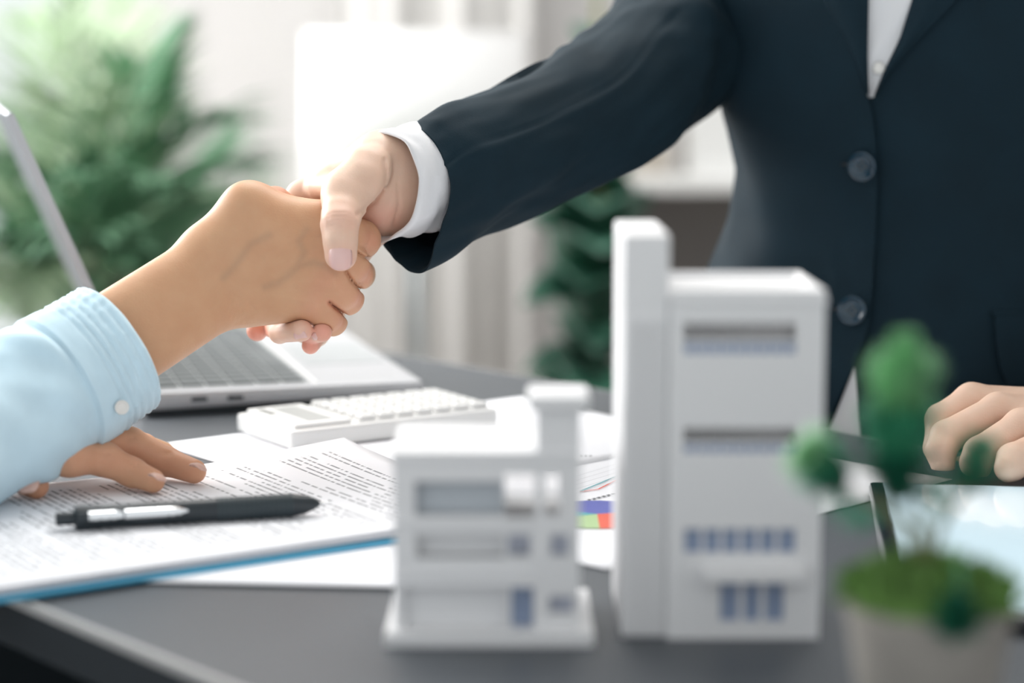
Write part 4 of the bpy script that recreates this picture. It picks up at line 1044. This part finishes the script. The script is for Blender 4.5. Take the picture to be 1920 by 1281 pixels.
def panel(y0, y1, L_, R_, off, nr, nc, th=.0028):
    vs = []; fs = []
    for i in range(nr+1):
        y = y0+(y1-y0)*i/nr; l, r = interp(L_, y), interp(R_, y)
        for j in range(nc+1):
            u = j/nc; vs.append(tsurf(l+(r-l)*u, y, off(u, y) if callable(off) else off))
    for i in range(nr):
        for j in range(nc): a = i*(nc+1)+j; fs.append((a, a+nc+1, a+nc+2, a+1))
    # outer + inner skin so that the cloth edge has thickness
    n = len(vs); inner = [v + Vector((0, th, 0)) for v in vs]; vs2 = vs+inner; fs2 = list(fs)+[tuple(reversed([k+n for k in f])) for f in fs]
    W = nc+1; rim = [(j, j+1) for j in range(nc)] + [(i*W+nc, (i+1)*W+nc) for i in range(nr)] + [(nr*W+j+1, nr*W+j) for j in range(nc-1, -1, -1)] + [((i+1)*W, i*W) for i in range(nr-1, -1, -1)]
    for a, b in rim: fs2.append((a, b, b+n, a+n))
    return vs2, fs2
edgeL = [(-200, 1415), (-100, 1487), (0, 1545), (60, 1578), (120, 1605), (180, 1627), (220, 1636), (260, 1641), (330, 1645), (450, 1641), (560, 1634), (620, 1627), (690, 1600), (740, 1575), (790, 1551), (860, 1520)]
silL = [(-200, 1270), (0, 1305), (195, 1352), (320, 1380), (400, 1372), (520, 1328), (700, 1270), (860, 1240)]
v5, f5 = panel(-200, 860, silL, edgeL, lambda u, y: .0005+.0050*u**1.5, 100, 46)
vs, fs = addto(vs, fs, v5, f5)
jk = obj('jacket', vs, fs, M['navy'], pR, True)
autosmooth(jk, 60)
# lapels (proud of the chest), shirt front in the V, pocket flap
v, f = panel(-200, 176, [(y, x-1) for y, x in edgeL], [(-200, 1640), (0, 1629), (100, 1627), (176, 1629)], lambda u, y: .0062+.003*math.sin(math.pi*min(1, u*1.1)), 30, 12)
autosmooth(obj('lapel', v, f, M['navy'], jk, True), 60)
v, f = panel(-200, 179, [(-200, 1760), (0, 1711), (70, 1689), (130, 1660), (179, 1640)], [(-200, 1960), (-60, 1845), (0, 1793), (60, 1735), (110, 1690), (150, 1660), (179, 1643)], lambda u, y: .0052+.003*math.sin(math.pi*min(1, u*1.1)), 30, 12)
autosmooth(obj('lapel', v, f, M['navy'], jk, True), 60)
v, f = panel(-200, 183, [(-200, 1600), (183, 1622)], [(-200, 1790), (0, 1730), (70, 1700), (130, 1664), (183, 1638)], lambda u, y: .0016+.0007*math.sin(u*9+y*.05), 24, 12, .001)
sf = obj('shirt_front', v, f, M['shirt'], pR, True)
for by_ in (128,): c = tsurf(1648, by_, .0030); MB().lathe([(0, .0009), (.0034, .0011), (.0040, .0006), (.0040, 0)], c, 24, axis=(-.25, -.96, .05)).build('shirt_button', M['pearl'], sf, True)
v, f = panel(690, 855, [(690, 1601), (780, 1566), (855, 1530)], [(690, 1603), (855, 1618)], .0014, 12, 8, .001)
obj('shirt_tail', v, f, M['shirt'], pR, True)
v, f = panel(592, 722, [(592, 1866), (640, 1868), (690, 1876), (722, 1890)], [(592, 2060), (722, 2050)], .0045, 14, 14)
autosmooth(obj('pocket_flap', v, f, M['navy'], jk, True), 60)
v, f = panel(583, 591, [(583, 1860), (591, 1861)], [(583, 2062), (591, 2062)], .0036, 3, 14)
autosmooth(obj('pocket_welt', v, f, M['navy'], jk, True), 60)
for (bx_, by_) in ((1619, 311), (1600, 583)):
    c = tsurf(bx_, by_, .0050); c2 = tsurf(bx_+20, by_, .005); c3 = tsurf(bx_, by_+20, .005); n = (c3-c).cross(c2-c).normalized()
    if n.y > 0: n = -n
    n = (n + Vector((-.22, -.1, 0))).normalized()
    o = button(jk, c+n*.0012, n, .0101, M['navyd'], None)
    u = n.orthogonal().normalized(); v = n.cross(u); hb_ = MB()
    hb_ = [hb_.lathe([(0, .0021), (.0011, .0021), (.0011, .0017)], c+n*.0012+u*(.0018*sx)+v*(.0018*sy), 10, axis=n) for sx in (-1, 1) for sy in (-1, 1)][-1]
    hb_.build('button_holes', M['frame'], jk)
    a = tsurf(bx_-42, by_-3, .0052); b = tsurf(bx_-20, by_-2, .0056)
    MB().tube([a, a.lerp(b, .5)+Vector((0, -.0006, 0)), b], [.0007, .0012, .0009], 8).build('buttonhole', M['trouser'], jk, True)
ck = obj('shirt_cuff', v1, f1, M['shirt'], pR, True)
# overlapping cuff end seen below the wrist
# trousers and shoes of the standing person
tr = MB()
for sx in (-1, 1): tr.tube([(.318+sx*.06, 1.47, .78), (.318+sx*.085, 1.48, .5), (.318+sx*.09, 1.5, .08)], [.105, .085, .06], 28)
tr.build('trousers', M['trouser'], pR, True)
for sx in (-1, 1): MB().box(.318+sx*.09-.045, .318+sx*.09+.045, 1.33, 1.57, 0, .085, bev=.03).build('shoe', M['black'], pR, True)
